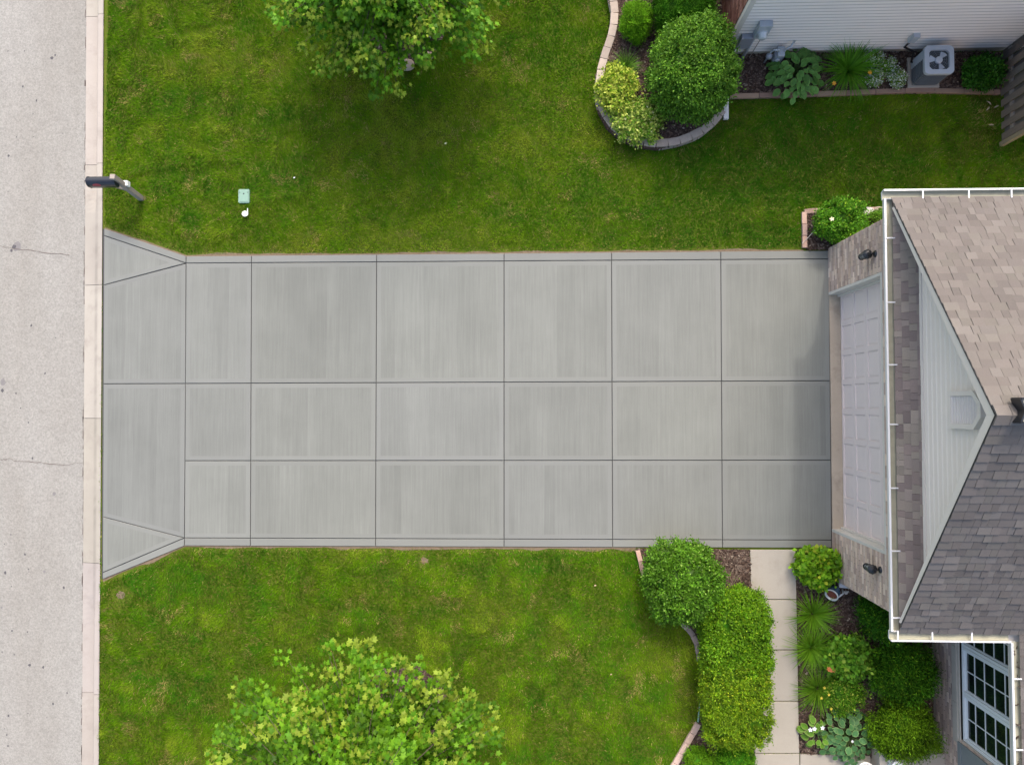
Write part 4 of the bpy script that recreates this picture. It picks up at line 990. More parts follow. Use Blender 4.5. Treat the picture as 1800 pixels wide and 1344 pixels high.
mb = MB(); c = P(1273, 6, .4); mb.bar((XN-.07, c.y+.25, .3), (XN-.07, c.y+.25, 2.9), .07, .09); mb.build('downspout', M['white'], nb)

# meters on the neighbour's wall
def onwall(px, py, out=.0): # point on the neighbour wall seen at the pixel
    r = CAM_Q @ Vector(((px-CX)/F_PX, -(py-CY)/F_PX, -1)); t = (YN-out)/r.y
    return Vector((r.x*t, YN-out, CAM_H+r.z*t))
yf = YN-.03
a = onwall(1336, 46, .14); b = onwall(1357, 54, .14); zt_ = a.z
t = thing('electric_meter', 'grey electric meter box with round glass dial and pipe on the pale siding', 'meter', (a.x, yf, zt_-.5))
mb = MB(); mb.box(a.x, a.x+.25, yf-.12, yf, zt_-.46, zt_); mb.build('box', M['steel'], t, bevel=.008)
mb = MB(); mb.lathe([(.095, 0), (.095, .02), (.08, .03), (.078, .09), (.06, .105), (0, .108)], (a.x+.13, yf-.12, zt_-.27), (0, -1, 0), 20); mb.build('dial', M['potrim'], t, smooth=True)
mb = MB(); mb.tube([(a.x+.05, yf-.06, .0), (a.x+.05, yf-.06, zt_-.46)], .035, 10); mb.build('conduit', M['steel'], t, smooth=True)
mb = MB(); mb.tube([(a.x+.2, yf-.05, .02), (a.x+.2, yf-.05, zt_-.46)], .008, 6); mb.build('earth_wire', M['postwood'], t)
a = onwall(1306, 67, .12)
t = thing('cable_box', 'dull grey cable box on the siding beside the brick corner', 'utility box', (a.x, yf, a.z-.5))
mb = MB(); mb.box(a.x-.02, a.x+.24, yf-.10, yf, a.z-.42, a.z); mb.build('cover', M['steel2'], t, bevel=.012)
mb = MB(); mb.box(a.x-.015, a.x+.235, yf-.108, yf-.1005, a.z-.05, a.z-.012); mb.build('lid_lip', M['steel2'], t)
c = P(1368, 96, .3)
t = thing('gas_meter', 'blue-grey gas meter with pipes beside the big-leaved plant', 'meter', (c.x, yf-.12, .1))
mb = MB(); mb.box(c.x-.1, c.x+.1, yf-.24, yf-.08, .12, .42); mb.build('case', M['steel2'], t, bevel=.03)
mb = MB(); mb.box(c.x-.07, c.x+.07, yf-.25, yf-.06, .42, .50); mb.lathe([(.05, 0), (.05, .02), (0, .022)], (c.x-.02, yf-.241, .3), (0, -1, 0), 16); mb.build('index', M['steel'], t, bevel=.01)
mb = MB(); mb.tube([(c.x-.2, yf-.16, .0), (c.x-.2, yf-.16, .5), (c.x-.16, yf-.16, .56), (c.x-.05, yf-.16, .56), (c.x-.05, yf-.16, .48)], .02, 8)
mb.tube([(c.x+.06, yf-.16, .48), (c.x+.06, yf-.16, .6), (c.x+.14, yf-.14, .62), (c.x+.22, yf-.02, .62)], .02, 8); mb.build('pipe', M['steel'], t, smooth=True)
mb = MB(); mb.lathe([(0, -.05), (.05, -.045), (.07, 0), (.05, .045), (0, .05)], (c.x-.2, yf-.18, .34), (0, -1, .3), 16); mb.build('regulator', M['steel2'], t, smooth=True)
a = onwall(1612, 64, .1)
t = thing('disconnect_box', 'small grey switch box with black cable above the air conditioner', 'switch box', (a.x, yf, a.z-.3))
mb = MB(); mb.box(a.x-.06, a.x+.07, yf-.09, yf, a.z-.24, a.z); mb.build('box', M['steel'], t, bevel=.006)
e = P(1604, 112, .15)
mb = MB(); mb.tube([(a.x, yf-.05, a.z-.24), (a.x-.03, yf-.07, a.z-.42), (e.x-.05, yf-.12, .3), (e.x-.03, e.y+.03, .16), (e.x+.12, e.y-.02, .16)], .022, 8); mb.build('cable', M['rubber'], t, smooth=True)

# air conditioner
p0, p1 = P(1597, 107), P(1645, 155); cx, cy = (p0.x+p1.x)/2, (p0.y+p1.y)/2; hs = .275; ACH = .62
t = thing('air_conditioner', 'grey outdoor air conditioner with round top fan on a concrete pad', 'air conditioner', (cx, cy, .02))
mb = MB(); mb.box(cx-.33, cx+.31, cy-.31, cy+.33, -.02, .07); mb.build('pad', M['walk'], t, bevel=.01)
def rr(cx, cy, h, r, k=5):
    o = []
    for sx, sy, a0 in ((1, 1, 0), (-1, 1, 90), (-1, -1, 180), (1, -1, 270)):
        for i in range(k+1):
            a = R(a0+90*i/k); o.append((cx+sx*(h-r)+r*math.cos(a), cy+sy*(h-r)+r*math.sin(a)))
    return o
mb = MB(); mb.prism(rr(cx, cy, hs-.02, .09), .09, ACH-.03); mb.build('coil', M['acdark'], t)
mb = MB(); q = rr(cx, cy, hs, .10)
for i in range(9):
    z = .11+i*(ACH-.15)/8; n = len(q); qi = rr(cx, cy, hs-.022, .085)
    vs = [(x, y, z-.007) for x, y in q]+[(x, y, z+.007) for x, y in q]+[(x, y, z-.007) for x, y in qi]+[(x, y, z+.007) for x, y in qi]
    mb.add(vs, [(j, (j+1) % n, n+(j+1) % n, n+j) for j in range(n)]+[(n+j, n+(j+1) % n, 3*n+(j+1) % n, 3*n+j) for j in range(n)]+[(2*n+j, j, 2*n+(j+1) % n) for j in range(n)][:0])
for sx, sy in ((1, 1), (-1, 1), (-1, -1), (1, -1)):
    mb.tube([(cx+sx*(hs-.03), cy+sy*(hs-.03), .08), (cx+sx*(hs-.03), cy+sy*(hs-.03), ACH-.02)], .012, 6)
mb.build('guard', M['acslat'], t)
mb = MB(); mb.box(cx-hs-.003, cx-hs+.1, cy+.06, cy+hs-.05, .09, ACH-.03); mb.build('service_panel', M['steel'], t, bevel=.006)
mb = MB(); q = rr(cx, cy, hs+.015, .09, 6); n = len(q); rf = .24; zt_ = ACH+.02
ci = []
for x, y in q:
    a = math.atan2(y-cy, x-cx); ci.append((cx+rf*math.cos(a), cy+rf*math.sin(a)))
vs = [(x, y, ACH-.05) for x, y in q]+[(x, y, zt_-.008) for x, y in q]+[(cx+(x-cx)*.985, cy+(y-cy)*.985, zt_) for x, y in q]+[(x, y, zt_) for x, y in ci]+[(x, y, zt_-.062) for x, y in ci]
mb.add(vs, [(k*n+j, k*n+(j+1) % n, (k+1)*n+(j+1) % n, (k+1)*n+j) for k in range(4) for j in range(n)]); mb.build('top_cover', M['steel'], t)
mb = MB()
mb.lathe([(rf-.003, -.06), (.05, -.075), (0, -.075)], (cx, cy, zt_), (0, 0, 1), 24); mb.build('fan_well', M['steel'], t)
mb = MB()
for k in range(3):
    a0 = k*2.094+.5; vs = []
    for i in range(7):
        a = a0+i*.165
        vs += [(cx+.06*math.cos(a), cy+.06*math.sin(a), zt_-.030-.005*i), (cx+.19*math.cos(a), cy+.19*math.sin(a), zt_-.022-.006*i)]
    mb.add(vs, [(2*i, 2*i+1, 2*i+3, 2*i+2) for i in range(6)])
mb.build('fan_blade', M['steel'], t)
mb = MB(); mb.lathe([(.07, -.06), (.07, -.012), (.06, .0), (0, .004)], (cx, cy, zt_), (0, 0, 1), 24); mb.build('fan_hub', M['steel'], t, smooth=False)
mb = MB()
for i in range(4):
    rr_ = .105+i*.035; mb.tube([(cx+rr_*math.cos(a), cy+rr_*math.sin(a), zt_-.004) for a in [2*math.pi*j/28 for j in range(29)]], .0009, 4)
for i in range(12):
    a = i*math.pi/6; mb.tube([(cx+.08*math.cos(a), cy+.08*math.sin(a), zt_-.006), (cx+.224*math.cos(a), cy+.224*math.sin(a), zt_-.006)], .0009, 4)
mb.build('fan_grille', M['steel2'], t)

# wooden fence
XF = P(1757, 200).x; yF0 = P(1757, 257).y; yF1 = P(1757, 96).y
t = thing('fence', 'weathered grey shadowbox board fence beside the pale-sided house', 'fence', (XF, yF0, 0))
y = yF0+.10; i = 0
FP = [(0.218, 0.183, 0.148), (0.176, 0.152, 0.13), (0.252, 0.211, 0.167), (0.143, 0.121, 0.107), (0.185, 0.172, 0.152)]
while y < yF1:
    mb = MB(); g = random.choice(FP); mb.box(XF, XF+.02, y, y+.14, .05, 1.82+random.uniform(-.01, .01), 0, g); mb.build('board', M['fence'], t)
    mb = MB(); g = random.choice(FP); mb.box(XF+.062, XF+.082, y+.115, y+.255, .05, 1.82, 0, tuple(q*.9 for q in g)); mb.build('board', M['fence'], t)
    y += .232
for z in (.28, .95, 1.6):
    mb = MB(); mb.box(XF+.021, XF+.061, yF0+.09, yF1, z, z+.09, 0, (.33, .29, .25)); mb.build('rail', M['fence'], t)
mb = MB(); mb.box(XF-.005, XF+.085, yF0, yF0+.09, -.05, 1.86, 0, (.33, .285, .19)); mb.build('post', M['fence'], t, bevel=.005)

# ================================================================== EDGINGS
def blocks(name, label, cat, px_path, L, w, h, z0, pal, part='block', courses=1, jit=.02, gap=.006, bev=.008):
    pts = [P(x, y, 0) for x, y in px_path]; seg = [(a, b, (b-a).length) for a, b in zip(pts, pts[1:])]; tot = sum(s[2] for s in seg)
    def at(d):
        for a, b, l in seg:
            if d <= l: return a.lerp(b, d/l)
            d -= l
        return pts[-1]
    t = thing(name, label, cat, (pts[0].x, pts[0].y, z0))
    for c in range(courses):
        d = -(L/2)*(c % 2)
        while d < tot-.04:
            a, b = at(max(d, 0)), at(min(d+L, tot)); l = (b-a).length
            if l < .05: d += L; continue
            ax = (b-a).normalized(); sd = Vector((-ax.y, ax.x, 0)); col = random.choice(pal); q = random.uniform(.88, 1.12)
            mb = MB(); o = sd*random.uniform(-jit, jit)*.4
            mb.obox((a+b)/2+o+Vector((0, 0, z0+h*(c+.5)+random.uniform(-.003, .003))), ax, sd, Vector((0, 0, 1)), l/2-gap/2, w/2, h/2-.002, 0, tuple(k*q for k in col))
            mb.build(part, M['paver'], t, bevel=bev); d += L
    return t
GREYB = [(.44, .37, .31), (.40, .335, .28), (.47, .40, .335), (.37, .31, .265)]
PINK = [(.46, .31, .245), (.42, .285, .225), (.50, .345, .27), (.44, .31, .26)]
inner = [(x+(6 if y < 150 else 5), y+(0 if y < 180 else -7)) for x, y in NB_WALL]
blocks('retaining_wall', 'curved stacked grey-tan block wall round the neighbouring flower bed', 'garden wall', inner, .25, .16, .105, -.03, GREYB, courses=2)
blocks('brick_edging', 'long brown brick edging in front of the air conditioner bed', 'edging', [(1282, 170), (1360, 169), (1450, 166), (1530, 163), (1600, 161), (1680, 162), (1756, 163)], .6, .10, .09, -.03, [(.30, .20, .15), (.33, .23, .165), (.27, .18, .14)], part='kerb_length')
blocks('brick_edging', 'pink brick edging round the corner bed beside the garage top corner', 'edging', [(1414, 436), (1413, 371), (1560, 369)], .25, .10, .075, -.03, PINK, part='brick')
blocks('brick_edging', 'short pink brick edging by the driveway at the dark round shrub', 'edging', [(1121, 966), (1127, 990), (1132, 1012), (1139, 1036), (1152, 1058)], .235, .09, .075, -.03, PINK, part='brick')
blocks('brick_edging', 'greyish curved brick edging under the left side of the long hedge', 'edging', [(1196, 1092), (1207, 1102), (1218, 1116), (1226, 1132), (1229, 1150), (1230, 1166)], .19, .11, .075, -.03, [(.36, .29, .25), (.33, .27, .24), (.39, .31, .27)], part='brick')
blocks('brick_edging', 'pale pink curved brick edging at the bottom by the small clipped boxwood', 'edging', [(1227, 1270), (1217, 1288), (1204, 1311), (1187, 1340), (1172, 1366)], .235, .12, .075, -.03, [(.54, .40, .34), (.50, .37, .31), (.56, .43, .37)], part='brick')
mb = MB(); pth = [P(x, y, .03) for x, y in ((1233, 1195), (1231, 1230), (1229, 1250), (1227, 1268))]; mb.tube(pth, .018, 6)
props(mb.build('edging_strip', M['valve'], None, pth[0]), 'thin green plastic edging strip between lawn and hedge', 'edging')

# ================================================================== PLANTS
G1 = dict(a=(.035, .115, .012), b=(.085, .21, .022))
# neighbour's bed
shrub('boxwood', 'small bright green clipped ball in the neighbouring bed beside the wall top', 1118, 37, 29, 35, .75, .1, 2.4, 260, 40, .045, .03, .5, (.075, .20, .010), (.13, .28, .02), seed=2, mt='needle')
shrub('yew_hedge', 'dark green clipped yew block against the red brick at the top edge', 1201, 0, 55, 58, 1.1, .1, 4.5, 480, 50, .055, .035, .35, (.025, .10, .008), (.055, .16, .012), seed=3, mt='needle')
shrub('viburnum', 'very large round green shrub in the neighbouring bed', 1220, 121, 78, 87, 1.7, .1, 2.3, 620, 46, .085, .052, .6, (.055, .15, .022), (.12, .24, .036), (.18, .33, .06), .08, seed=4, mt='waxy', lump=.05, holes=.05)
tuft('lily_clump', 'small dark grassy clump between boxwood and gold shrub', 1102, 112, 31, 200, (.09, .22, .04), (.17, .31, .07), z0=.12, w=.011)
shrub('gold_euonymus', 'bright gold-green mounded shrub at the left rim of the curved bed', 1087, 160, 39, 49, .5, .12, 2.2, 150, 24, .075, .062, .7, (.30, .37, .07), (.50, .53, .18), (.16, .30, .03), .25, seed=5, lump=.1, cvar=.15)
shrub('gold_euonymus', 'variegated yellow-cream shrub at the bottom rim of the curved bed', 1121, 212, 50, 42, .45, .12, 2.2, 150, 24, .075, .06, .7, (.25, .35, .09), (.52, .55, .28), (.12, .26, .03), .28, seed=6, lump=.12, cvar=.15)
hosta('hosta', 'big-leaved green hosta beside the gas meter', 1400, 124, 54, 135, (.17, .33, .08), (.11, .26, .055), .165, .38, .02)
lt = tuft('daylily', 'large arching dark green daylily clump with orange blooms beside the hosta', 1491, 122, 62, 330, (.06, .20, .018), (.13, .31, .035), z0=.02, w=.019, hi=(.16, .28, .05))
for px, py in ((1466, 147), (1529, 128)):
    c = P(px, py, .5); flower(lt, c, .05, (.75, .34, .02), 6, (c.x-.1, c.y+.1, .1))
for i, (px, py, r, lb) in enumerate(((1535, 106, 20, 'white-flowered clump touching the daylily, nearest the siding'), (1560, 117, 18, 'white-flowered clump in the middle of its patch'), (1577, 138, 17, 'white-flowered clump nearest the air conditioner pad'), (1537, 138, 15, 'white-flowered clump beside the orange daylily bloom, nearest the brick edging'))):
    shrub('white_sedum', lb, px, py, r, r, .3, .02, 2.1, 60, 22, .045, .034, .6, (.12, .25, .05), (.22, .34, .10), (.80, .82, .75), .42, seed=20+i, cat='plant', group='white-flowered clumps by the air conditioner', cvar=.15)
rs = shrub('rose_bush', 'dark green leafy rose bush in the corner by the wooden fence', 1727, 127, 35, 33, .55, .02, 2.1, 150, 26, .07, .055, .65, (.02, .09, .012), (.05, .16, .025), seed=7, lump=.12)
c = P(1741, 126, .5); flower(rs, c, .04, (.6, .2, .16), 7)
mb = MB(); a, b = P(1276, 173, .05), P(1276, 210, .05); mb.bar(a, b, .10, .07); mb.bar(a+Vector((0, .0, .037)), b+Vector((0, .0, .037)), .03, .006)
props(mb.build('drain_spout', M['white'], None, a, bevel=.008), 'white drainpipe end lying beside the large round shrub', 'drainpipe')

# corner bed by the garage
cb = shrub('boxwood', 'bushy bright green shrub in the corner bed by the garage brick', 1482, 389, 45, 42, .85, .01, 2.2, 230, 30, .065, .05, .6, (.05, .17, .014), (.12, .28, .03), (.26, .38, .05), .06, seed=8, lump=.08)
c = P(1462, 385, .86); flower(cb, c, .05, (.75, .74, .45), 5, name='blossom')
shrub('euonymus', 'small pale variegated shrub half under the garage gutter', 1546, 380, 17, 15, .4, .01, 2.1, 60, 26, .05, .042, .65, (.10, .24, .035), (.20, .35, .08), seed=9)
for i, (px, py, r, mt, lb) in enumerate(((1526, 374, .13, 'stone', 'pale round stone beside the corner bed shrub'), (1545, 372, .12, 'tanstone', 'tan round stone half hidden by the garage gutter'))):
    c = P(px, py, .05); o = blobmesh((c.x, c.y), r, r*.95, -.02, .13, 2.6, 40+i, 1., 20, 7).build('garden_stone', M[mt], None, (c.x, c.y, -.02), True); props(o, lb, 'stone')
mb = MB(); mb.tube([P(1410, 428, .06), P(1420, 418, .07), P(1434, 403, .09)], [.004, .006, .008], 5); props(mb.build('dry_stick', M['stone'], None, P(1410, 428, .06)), 'thin pale stick lying across the corner bed edging', 'stick')

# lower bed left of the walk
shrub('holly', 'dark glossy round shrub overhanging the lower driveway edge', 1200, 1022, 68, 72, 1.2, 0, 2.4, 520, 42, .075, .05, .62, (.05, .135, .015), (.105, .225, .028), (.22, .34, .12), .05, seed=10, mt='waxy', lump=.07, holes=.06)
shrub('privet_hedge', 'upper half of the long green hedge beside the front walk', 1291, 1112, 58, 72, 1.07, 0, 6, 800, 40, .07, .045, .6, (.07, .185, .010), (.15, .28, .018), (.25, .36, .03), .07, seed=12, lump=.045, holes=.03)
shrub('privet_hedge', 'lower yellower half of the long hedge beside the front walk', 1291, 1220, 58, 80, 1.06, 0, 6, 900, 40, .06, .038, .6, (.09, .19, .010), (.19, .29, .018), (.32, .37, .03), .08, seed=13, lump=.03, holes=.02)
shrub('boxwood', 'small clipped yellow-green boxwood at the bottom edge beside the pale pink edging', 1230, 1342, 29, 28, .5, 0, 2.4, 160, 40, .04, .028, .5, (.07, .19, .012), (.14, .28, .022), seed=14, mt='needle')
shrub('boxwood', 'clipped square boxwood at the bottom edge directly below the long hedge', 1292, 1338, 35, 33, .65, 0, 3.6, 220, 40, .042, .028, .5, (.045, .17, .010), (.11, .25, .02), seed=15, mt='needle')
c = P(1281, 1012, .05); t = thing('bare_perennial', 'dry bare twigs and straw of a dead plant beside the dark shrub', 'plant', (c.x, c.y, 0))
V1 = blades(P(1278, 1040), 40, .62, (.25, .9), .5, .006, (.20, .14, .11), (.36, .28, .22), base_r=.05, az=RNG.uniform(.9, 2.3, 40)); V2 = blades(P(1292, 990), 70, .2, (.02, .3), .3, .005, (.17, .125, .10), (.34, .27, .21), base_r=.3, z0=.02)
np_object('twigs', *merge([V1, V2]), M['twig'] if False else M['petal'], t)
c = P(1263, 1063, .06); o = blobmesh((c.x, c.y), .16, .10, -.02, .14, 2.6, 60, 1., 18, 7).build('garden_stone', M['stone'], None, (c.x, c.y, -.02), True); props(o, 'tan rock between the dark round shrub and the long hedge', 'stone')

# bed between walk and house
shrub('heuchera', 'round yellow-green shrub at the lower garage corner by the driveway', 1440, 996, 41, 38, .65, 0, 2.1, 110, 20, .085, .085, .85, (.10, .26, .018), (.22, .38, .035), (.36, .42, .06), .08, shape='oval', seed=16, lump=.08)
D = dict(a=(.10, .24, .020), b=(.20, .36, .045))
tuft('daylily', 'spiky grass-like daylily nearest the blue pot', 1432, 1082, 42, 260, D['a'], D['b'], group='daylilies along the front walk', w=.02, el=(.35, 1.3), droop=1.0)
dl = tuft('daylily', 'spiky daylily overhanging the walk, with the orange bloom at its lower side', 1429, 1141, 45, 280, D['a'], D['b'], group='daylilies along the front walk', w=.02, el=(.35, 1.3), droop=1.0)
c = P(1459, 1176, .4)
for dx, dy in ((0, 0), (.05, .0), (-.03, .02)): flower(dl, (c.x+dx, c.y+dy, .42), .055, (.78, .25, .08), 6, (c.x-.1, c.y+.1, .1))
dl2 = tuft('daylily', 'spiky daylily with yellow buds beside the small-leaved bush', 1441, 1214, 46, 260, (.08, .20, .018), (.17, .30, .04), group='daylilies along the front walk', w=.019, el=(.35, 1.3), droop=1.0)
for px, py in ((1449, 1208), (1457, 1220), (1444, 1226), (1461, 1245)):
    c = P(px, py, .35); flower(dl2, c, .035, (.65, .52, .05), 5)
shrub('hydrangea', 'light green broad-leaved bush in the middle of the front bed', 1490, 1154, 42, 41, .6, 0, 2.1, 120, 18, .085, .085, .8, (.08, .22, .025), (.17, .33, .05), (.30, .42, .09), .08, shape='oval', seed=17, lump=.12)
c = P(1489, 1152, .63)
shrub('spirea', 'small fine-leaved bush speckled yellow beside the yellow-budded daylily', 1486, 1220, 36, 34, .45, 0, 2.1, 110, 30, .06, .04, .6, (.07, .20, .015), (.15, .29, .03), (.40, .45, .12), .15, seed=18, lump=.14)
ho, c = hosta('hosta', 'blue-green quilted hosta at the end of the front bed', 1492, 1296, 52, 115, (.20, .33, .11), (.075, .19, .065), .15, .32)
flower(ho, (c.x-.02, c.y+.03, .4), .03, (.8, .8, .82), 5)
h2, c = hosta('hosta', 'yellow-green hosta with white blooms at the walk corner', 1437, 1288, 33, 32, (.30, .40, .10), (.12, .27, .025), .17, .26)
for dx, dy in ((-.22, .16), (-.14, .18), (.02, .2)): flower(h2, (c.x+dx, c.y+dy, .36), .05, (.8, .8, .84), 5)
for i, (px, py, rx, ry, lb, a, b) in enumerate(((1550, 1085, 34, 42, 'dark green yew beside the garage side wall, farthest from the window', (.02, .085, .010), (.05, .15, .018)), (1589, 1180, 55, 53, 'large dark yew in front of the window, in the middle of its row', (.025, .09, .008), (.06, .165, .014)), (1589, 1279, 54, 56, 'large olive-green yew touching the porch step', (.045, .11, .006), (.11, .20, .014)))):
    shrub('yew', lb, px, py, rx, ry, .95, 0, 2.2, 260, 46, .10, .055, .32, a, b, (.12, .22, .02), .1, seed=30+i, mt='needle', lump=.14, cvar=.38, group='dark yews along the house front')

# blue glazed pot, tipped over
c = P(1462, 1042, .12); t = thing('glazed_pot', 'tipped blue glazed pot with pale rim and rusty soil in the front bed', 'plant pot', (c.x, c.y, .0))
ax = Vector((-.62, -.42, .66)).normalized(); o = Vector((c.x+.10, c.y+.07, .05))
mb = MB(); mb.lathe([(0, -.02), (.09, -.015), (.125, .06), (.13, .14), (.115, .2)], o, ax, 24); mb.build('body', M['pot'], t, smooth=True)
mb = MB(); mb.lathe([(.115, .198), (.135, .205), (.138, .222), (.118, .228), (.105, .21), (.105, .18)], o, ax, 24); mb.build('rim', M['potrim'], t, smooth=True)
mb = MB(); mb.lathe([(.106, .185), (.06, .192), (0, .19)], o, ax, 18, 0, (.20, .07, .045)); mb.build('soil', M['mulch'], t)
mb = MB(); mb.tube([o+ax*.21+Vector((.12, -.05, 0)), o+ax*.12+Vector((.19, -.02, .02)), o+ax*.02+Vector((.14, .0, .02))], .018, 8); mb.build('handle', M['potrim'], t, smooth=True)
c = P(1487, 1041, .03); mb = MB(); mb.prism([(c.x-.06, c.y+.035), (c.x+.06, c.y+.035), (c.x+.02, c.y-.03), (c.x-.02, c.y-.035)], .0, .05)
props(mb.build('splash_stone', M['stone'], None, (c.x, c.y, 0), bevel=.008), 'small pale wedge stone beside the tipped blue pot', 'stone')

# porch step and pale pots at the bottom edge
c0 = P(1546, 1322, .42); mb = MB(); x1 = XW2-.002
t = thing('porch_step', 'tan concrete porch step with moulded lip at the bottom edge', 'step', (c0.x, c0.y-1, 0))
mb.box(c0.x+.03, x1, c0.y-2.2, c0.y-.03, -.05, .36); mb.build('riser', M['sill'], t)
mb = MB(); mb.box(c0.x, x1, c0.y-2.2, c0.y, .362, .42); mb.build('cap', M['walk'], t, bevel=.012)
c = P(1522, 1354, .3); t = thing('white_planter', 'round white planter cut by the bottom edge beside the hosta', 'plant pot', (c.x, c.y, 0))
mb = MB(); mb.lathe([(.09, 0), (.13, .15), (.16, .28), (.175, .30), (.165, .32), (.14, .29), (.0, .27)], (c.x, c.y, .0), (0, 0, 1), 24); mb.build('bowl', M['paper'], t, smooth=True)
mb = MB(); mb.lathe([(.139, .288), (.07, .293), (0, .29)], (c.x, c.y, .0), (0, 0, 1), 18, 0, (.6, .6, .56)); mb.build('filling', M['petal'], t)
c = P(1577, 1349, .6); t = thing('stone_urn', 'grey and white urn standing on the porch step at the bottom edge', 'urn', (c.x, c.y, .42))
mb = MB(); mb.lathe([(.0, 0), (.10, .01), (.06, .05), (.13, .15), (.145, .22), (.12, .25), (.10, .235), (0, .23)], (c.x, c.y, .421), (0, 0, 1), 10); mb.build('bowl', M['potrim'], t)
mb = MB(); mb.lathe([(.146, .195), (.15, .2), (.15, .215), (.146, .22)], (c.x, c.y, .421), (0, 0, 1), 10); mb.build('band', M['steel2'], t)

# ================================================================== STREET SIDE
b = P(247, 349, 0); t = thing('mailbox', 'black domed mailbox on a grey wooden post by the kerb', 'mailbox', (b.x, b.y, 0))
ptop = P(197, 310, 1.12)
mb = MB(); mb.bar((b.x, b.y, -.1), ptop, .10, .10); mb.build('post', M['postwood'], t, bevel=.006)
mc = P(178, 318.5, .98); mby = mc.y; xl = P(153, 318, 1.0).x; xr = P(203, 318, 1.0).x; zb_ = .86
pm = lambda z: b.lerp(ptop, z/1.12)
mb = MB(); mb.box(xl+.16, pm(.8).x-.04, pm(.8).y-.045, pm(.8).y+.045, zb_-.10, zb_-.012); mb.bar(pm(.5)+Vector((-.04, 0, 0)), (xl+.3, pm(.8).y, zb_-.1), .07, .07); mb.build('arm', M['postwood'], t, bevel=.004)
w2, wh = .10, .09
prof = [(-w2, 0), (w2, 0), (w2, wh)]+[(w2*math.cos(a), wh+w2*math.sin(a)) for a in [math.pi*i/14 for i in range(1, 14)]]+[(-w2, wh)]
mb = MB(); x0, x1 = xl+.012, xr; n = len(prof)
vs = [(x0, mby+y, zb_+z) for y, z in prof]+[(x1, mby+y, zb_+z) for y, z in prof]
mb.add(vs, [(i, (i+1) % n, n+(i+1) % n, n+i) for i in range(n)]+[tuple(range(n-1, -1, -1)), tuple(range(n, 2*n))]); mb.build('body', M['mailbox'], t, bevel=.003)
mb = MB(); vs = [(xl-.005, mby+y*1.06, zb_-.004+z*1.03) for y, z in prof]+[(xl+.022, mby+y*1.06, zb_-.004+z*1.03) for y, z in prof]
mb.add(vs, [(i, (i+1) % n, n+(i+1) % n, n+i) for i in range(n)]+[tuple(range(n-1, -1, -1)), tuple(range(n, 2*n))]); dr = mb.build('door', M['mailbox'], t)
mb = MB(); mb.box(xl-.03, xl-.005, mby-.012, mby+.012, zb_+.14, zb_+.17); mb.build('latch', M['black'], dr)
def flank(x, a, o=.002): return (x, mby-(w2+o)*math.cos(a), zb_+wh+(w2+o)*math.sin(a))     # point on the domed side facing the lawn
k = 24; cxm = xl+.20
mb = MB(); vs = [flank(cxm, .5)]+[flank(cxm+.085*math.cos(2*math.pi*i/k), .5+.34*math.sin(2*math.pi*i/k)) for i in range(k)]
mb.add(vs, [(0, (i+1) % k+1, i+1) for i in range(k)]); mb.build('emblem', M['red'], t)
mb = MB()
for i in range(6):
    u0 = cxm-.056+i*.02; mb.add([flank(u0, .38, .004), flank(u0+.011, .38, .004), flank(u0+.011, .62, .004), flank(u0, .62, .004)], [(0, 1, 2, 3)])
mb.build('emblem_lettering', M['mailbox'], t)
mb = MB(); q = P(218.5, 322, .72); mb.box(q.x-.06, q.x+.06, q.y-.05, q.y+.06, .60, .72); mb.build('paper_holder', M['paper'], t, bevel=.01)

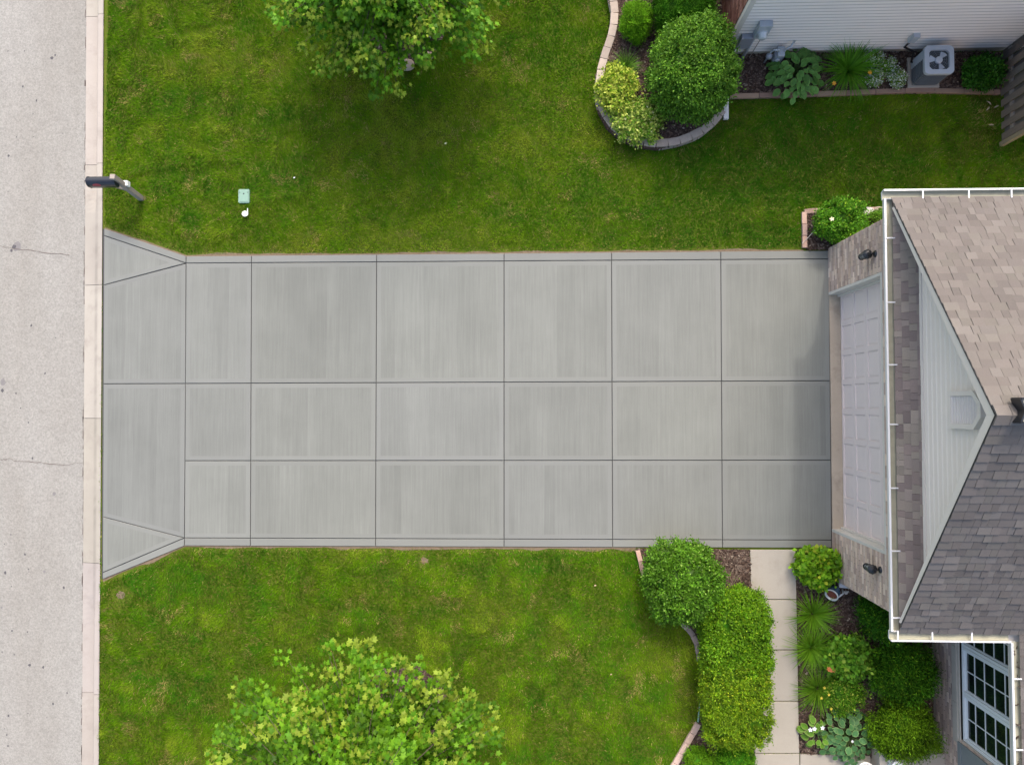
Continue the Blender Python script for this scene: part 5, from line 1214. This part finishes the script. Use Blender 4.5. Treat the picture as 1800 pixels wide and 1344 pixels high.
c = P(429, 345); t = thing('valve_box', 'pale green utility box lid set in the upper lawn', 'utility box', (c.x, c.y, -.02))
mb = MB(); mb.prism([(c.x+x, c.y+y) for x, y in ((-.10, -.15), (-.12, -.13), (-.12, .13), (-.10, .15), (.10, .15), (.12, .13), (.12, -.13), (.10, -.15))], -.06, .012); mb.build('frame', M['valve'], t, bevel=.004)
mb = MB(); mb.box(c.x-.10, c.x+.10, c.y-.13, c.y+.13, .0125, .022); mb.build('lid', M['valve'], t, bevel=.006)
mb = MB(); mb.lathe([(.014, .0), (.014, .003), (0, .003)], (c.x+.0, c.y+.05, .0222), (0, 0, 1), 12)
for s in (-1, 1): mb.box(c.x+s*.085-.01, c.x+s*.085+.01, c.y+.07, c.y+.085, .0222, .0245)
mb.build('bolt', M['black'], t)
c = P(431, 375.5, .06); t = thing('marker_flag', 'white round marker with a short tail beside the green lid', 'marker', (c.x, c.y, 0))
mb = MB(); k = 14; pl = [(c.x-.005+.068*math.cos(2*math.pi*i/k), c.y+.062*math.sin(2*math.pi*i/k)) for i in range(k)]; mb.prism(pl, .055, .062); mb.bar((c.x+.05, c.y+.02, .058), (c.x+.052, c.y+.115, .066), .018, .006); mb.build('disc', M['paper'], t)
mb = MB(); mb.tube([(c.x, c.y, -.05), (c.x, c.y, .054)], .006, 6); mb.build('stake', M['paper'], t)
for i, (px, py, s, lb) in enumerate(((517, 313, .035, 'white scrap on the upper lawn below the maple shade'), (783, 253, .045, 'pale fallen leaf on the shaded grass under the upper maple'), (1074, 1185, .03, 'tan fallen leaf on the lower lawn beside the long hedge'), (1046, 1029, .035, 'small tan leaf on the lower lawn under the driveway edge'))):
    c = P(px, py, .03); V, T, C = leaves(np.array([[c.x-s/2, c.y, .03]]), np.array([[1., .4, .1]]), np.array([[.1, .1, 1.]]), s*1.3, .7, np.array([[(.75, .77, .72), (.5, .52, .3), (.45, .33, .2), (.5, .36, .24)][i]]), 'oval')
    o = np_object('fallen_leaf', V, T, C, M['petal'], None, (c.x, c.y, .03)); props(o, lb, 'leaf')
for i, (px, py, an) in enumerate(((1733, 195, .8), (1742, 185, 2.3), (1737, 220, 0), (1747, 190, .5))):
    c = P(px, py, .04); V, T, C = leaves(np.array([[c.x, c.y, .045]]), np.array([[math.cos(an), math.sin(an), .05]]), np.array([[0, .1, 1.]]), .13, .25, np.array([[.45, .38, .27]]), 'oval')
    o = np_object('dry_leaf', V, T, C, M['petal'], None, (c.x, c.y, .04)); props(o, ['pale curled strip on dry grass by the fence, leftmost of four', 'pale strip on dry grass by the fence, nearest the rose bush', 'pale strip on dry grass by the fence, farthest from the rose bush', 'pale strip on dry grass, nearest the fence boards'][i], 'leaf', 'dry strips beside the fence')
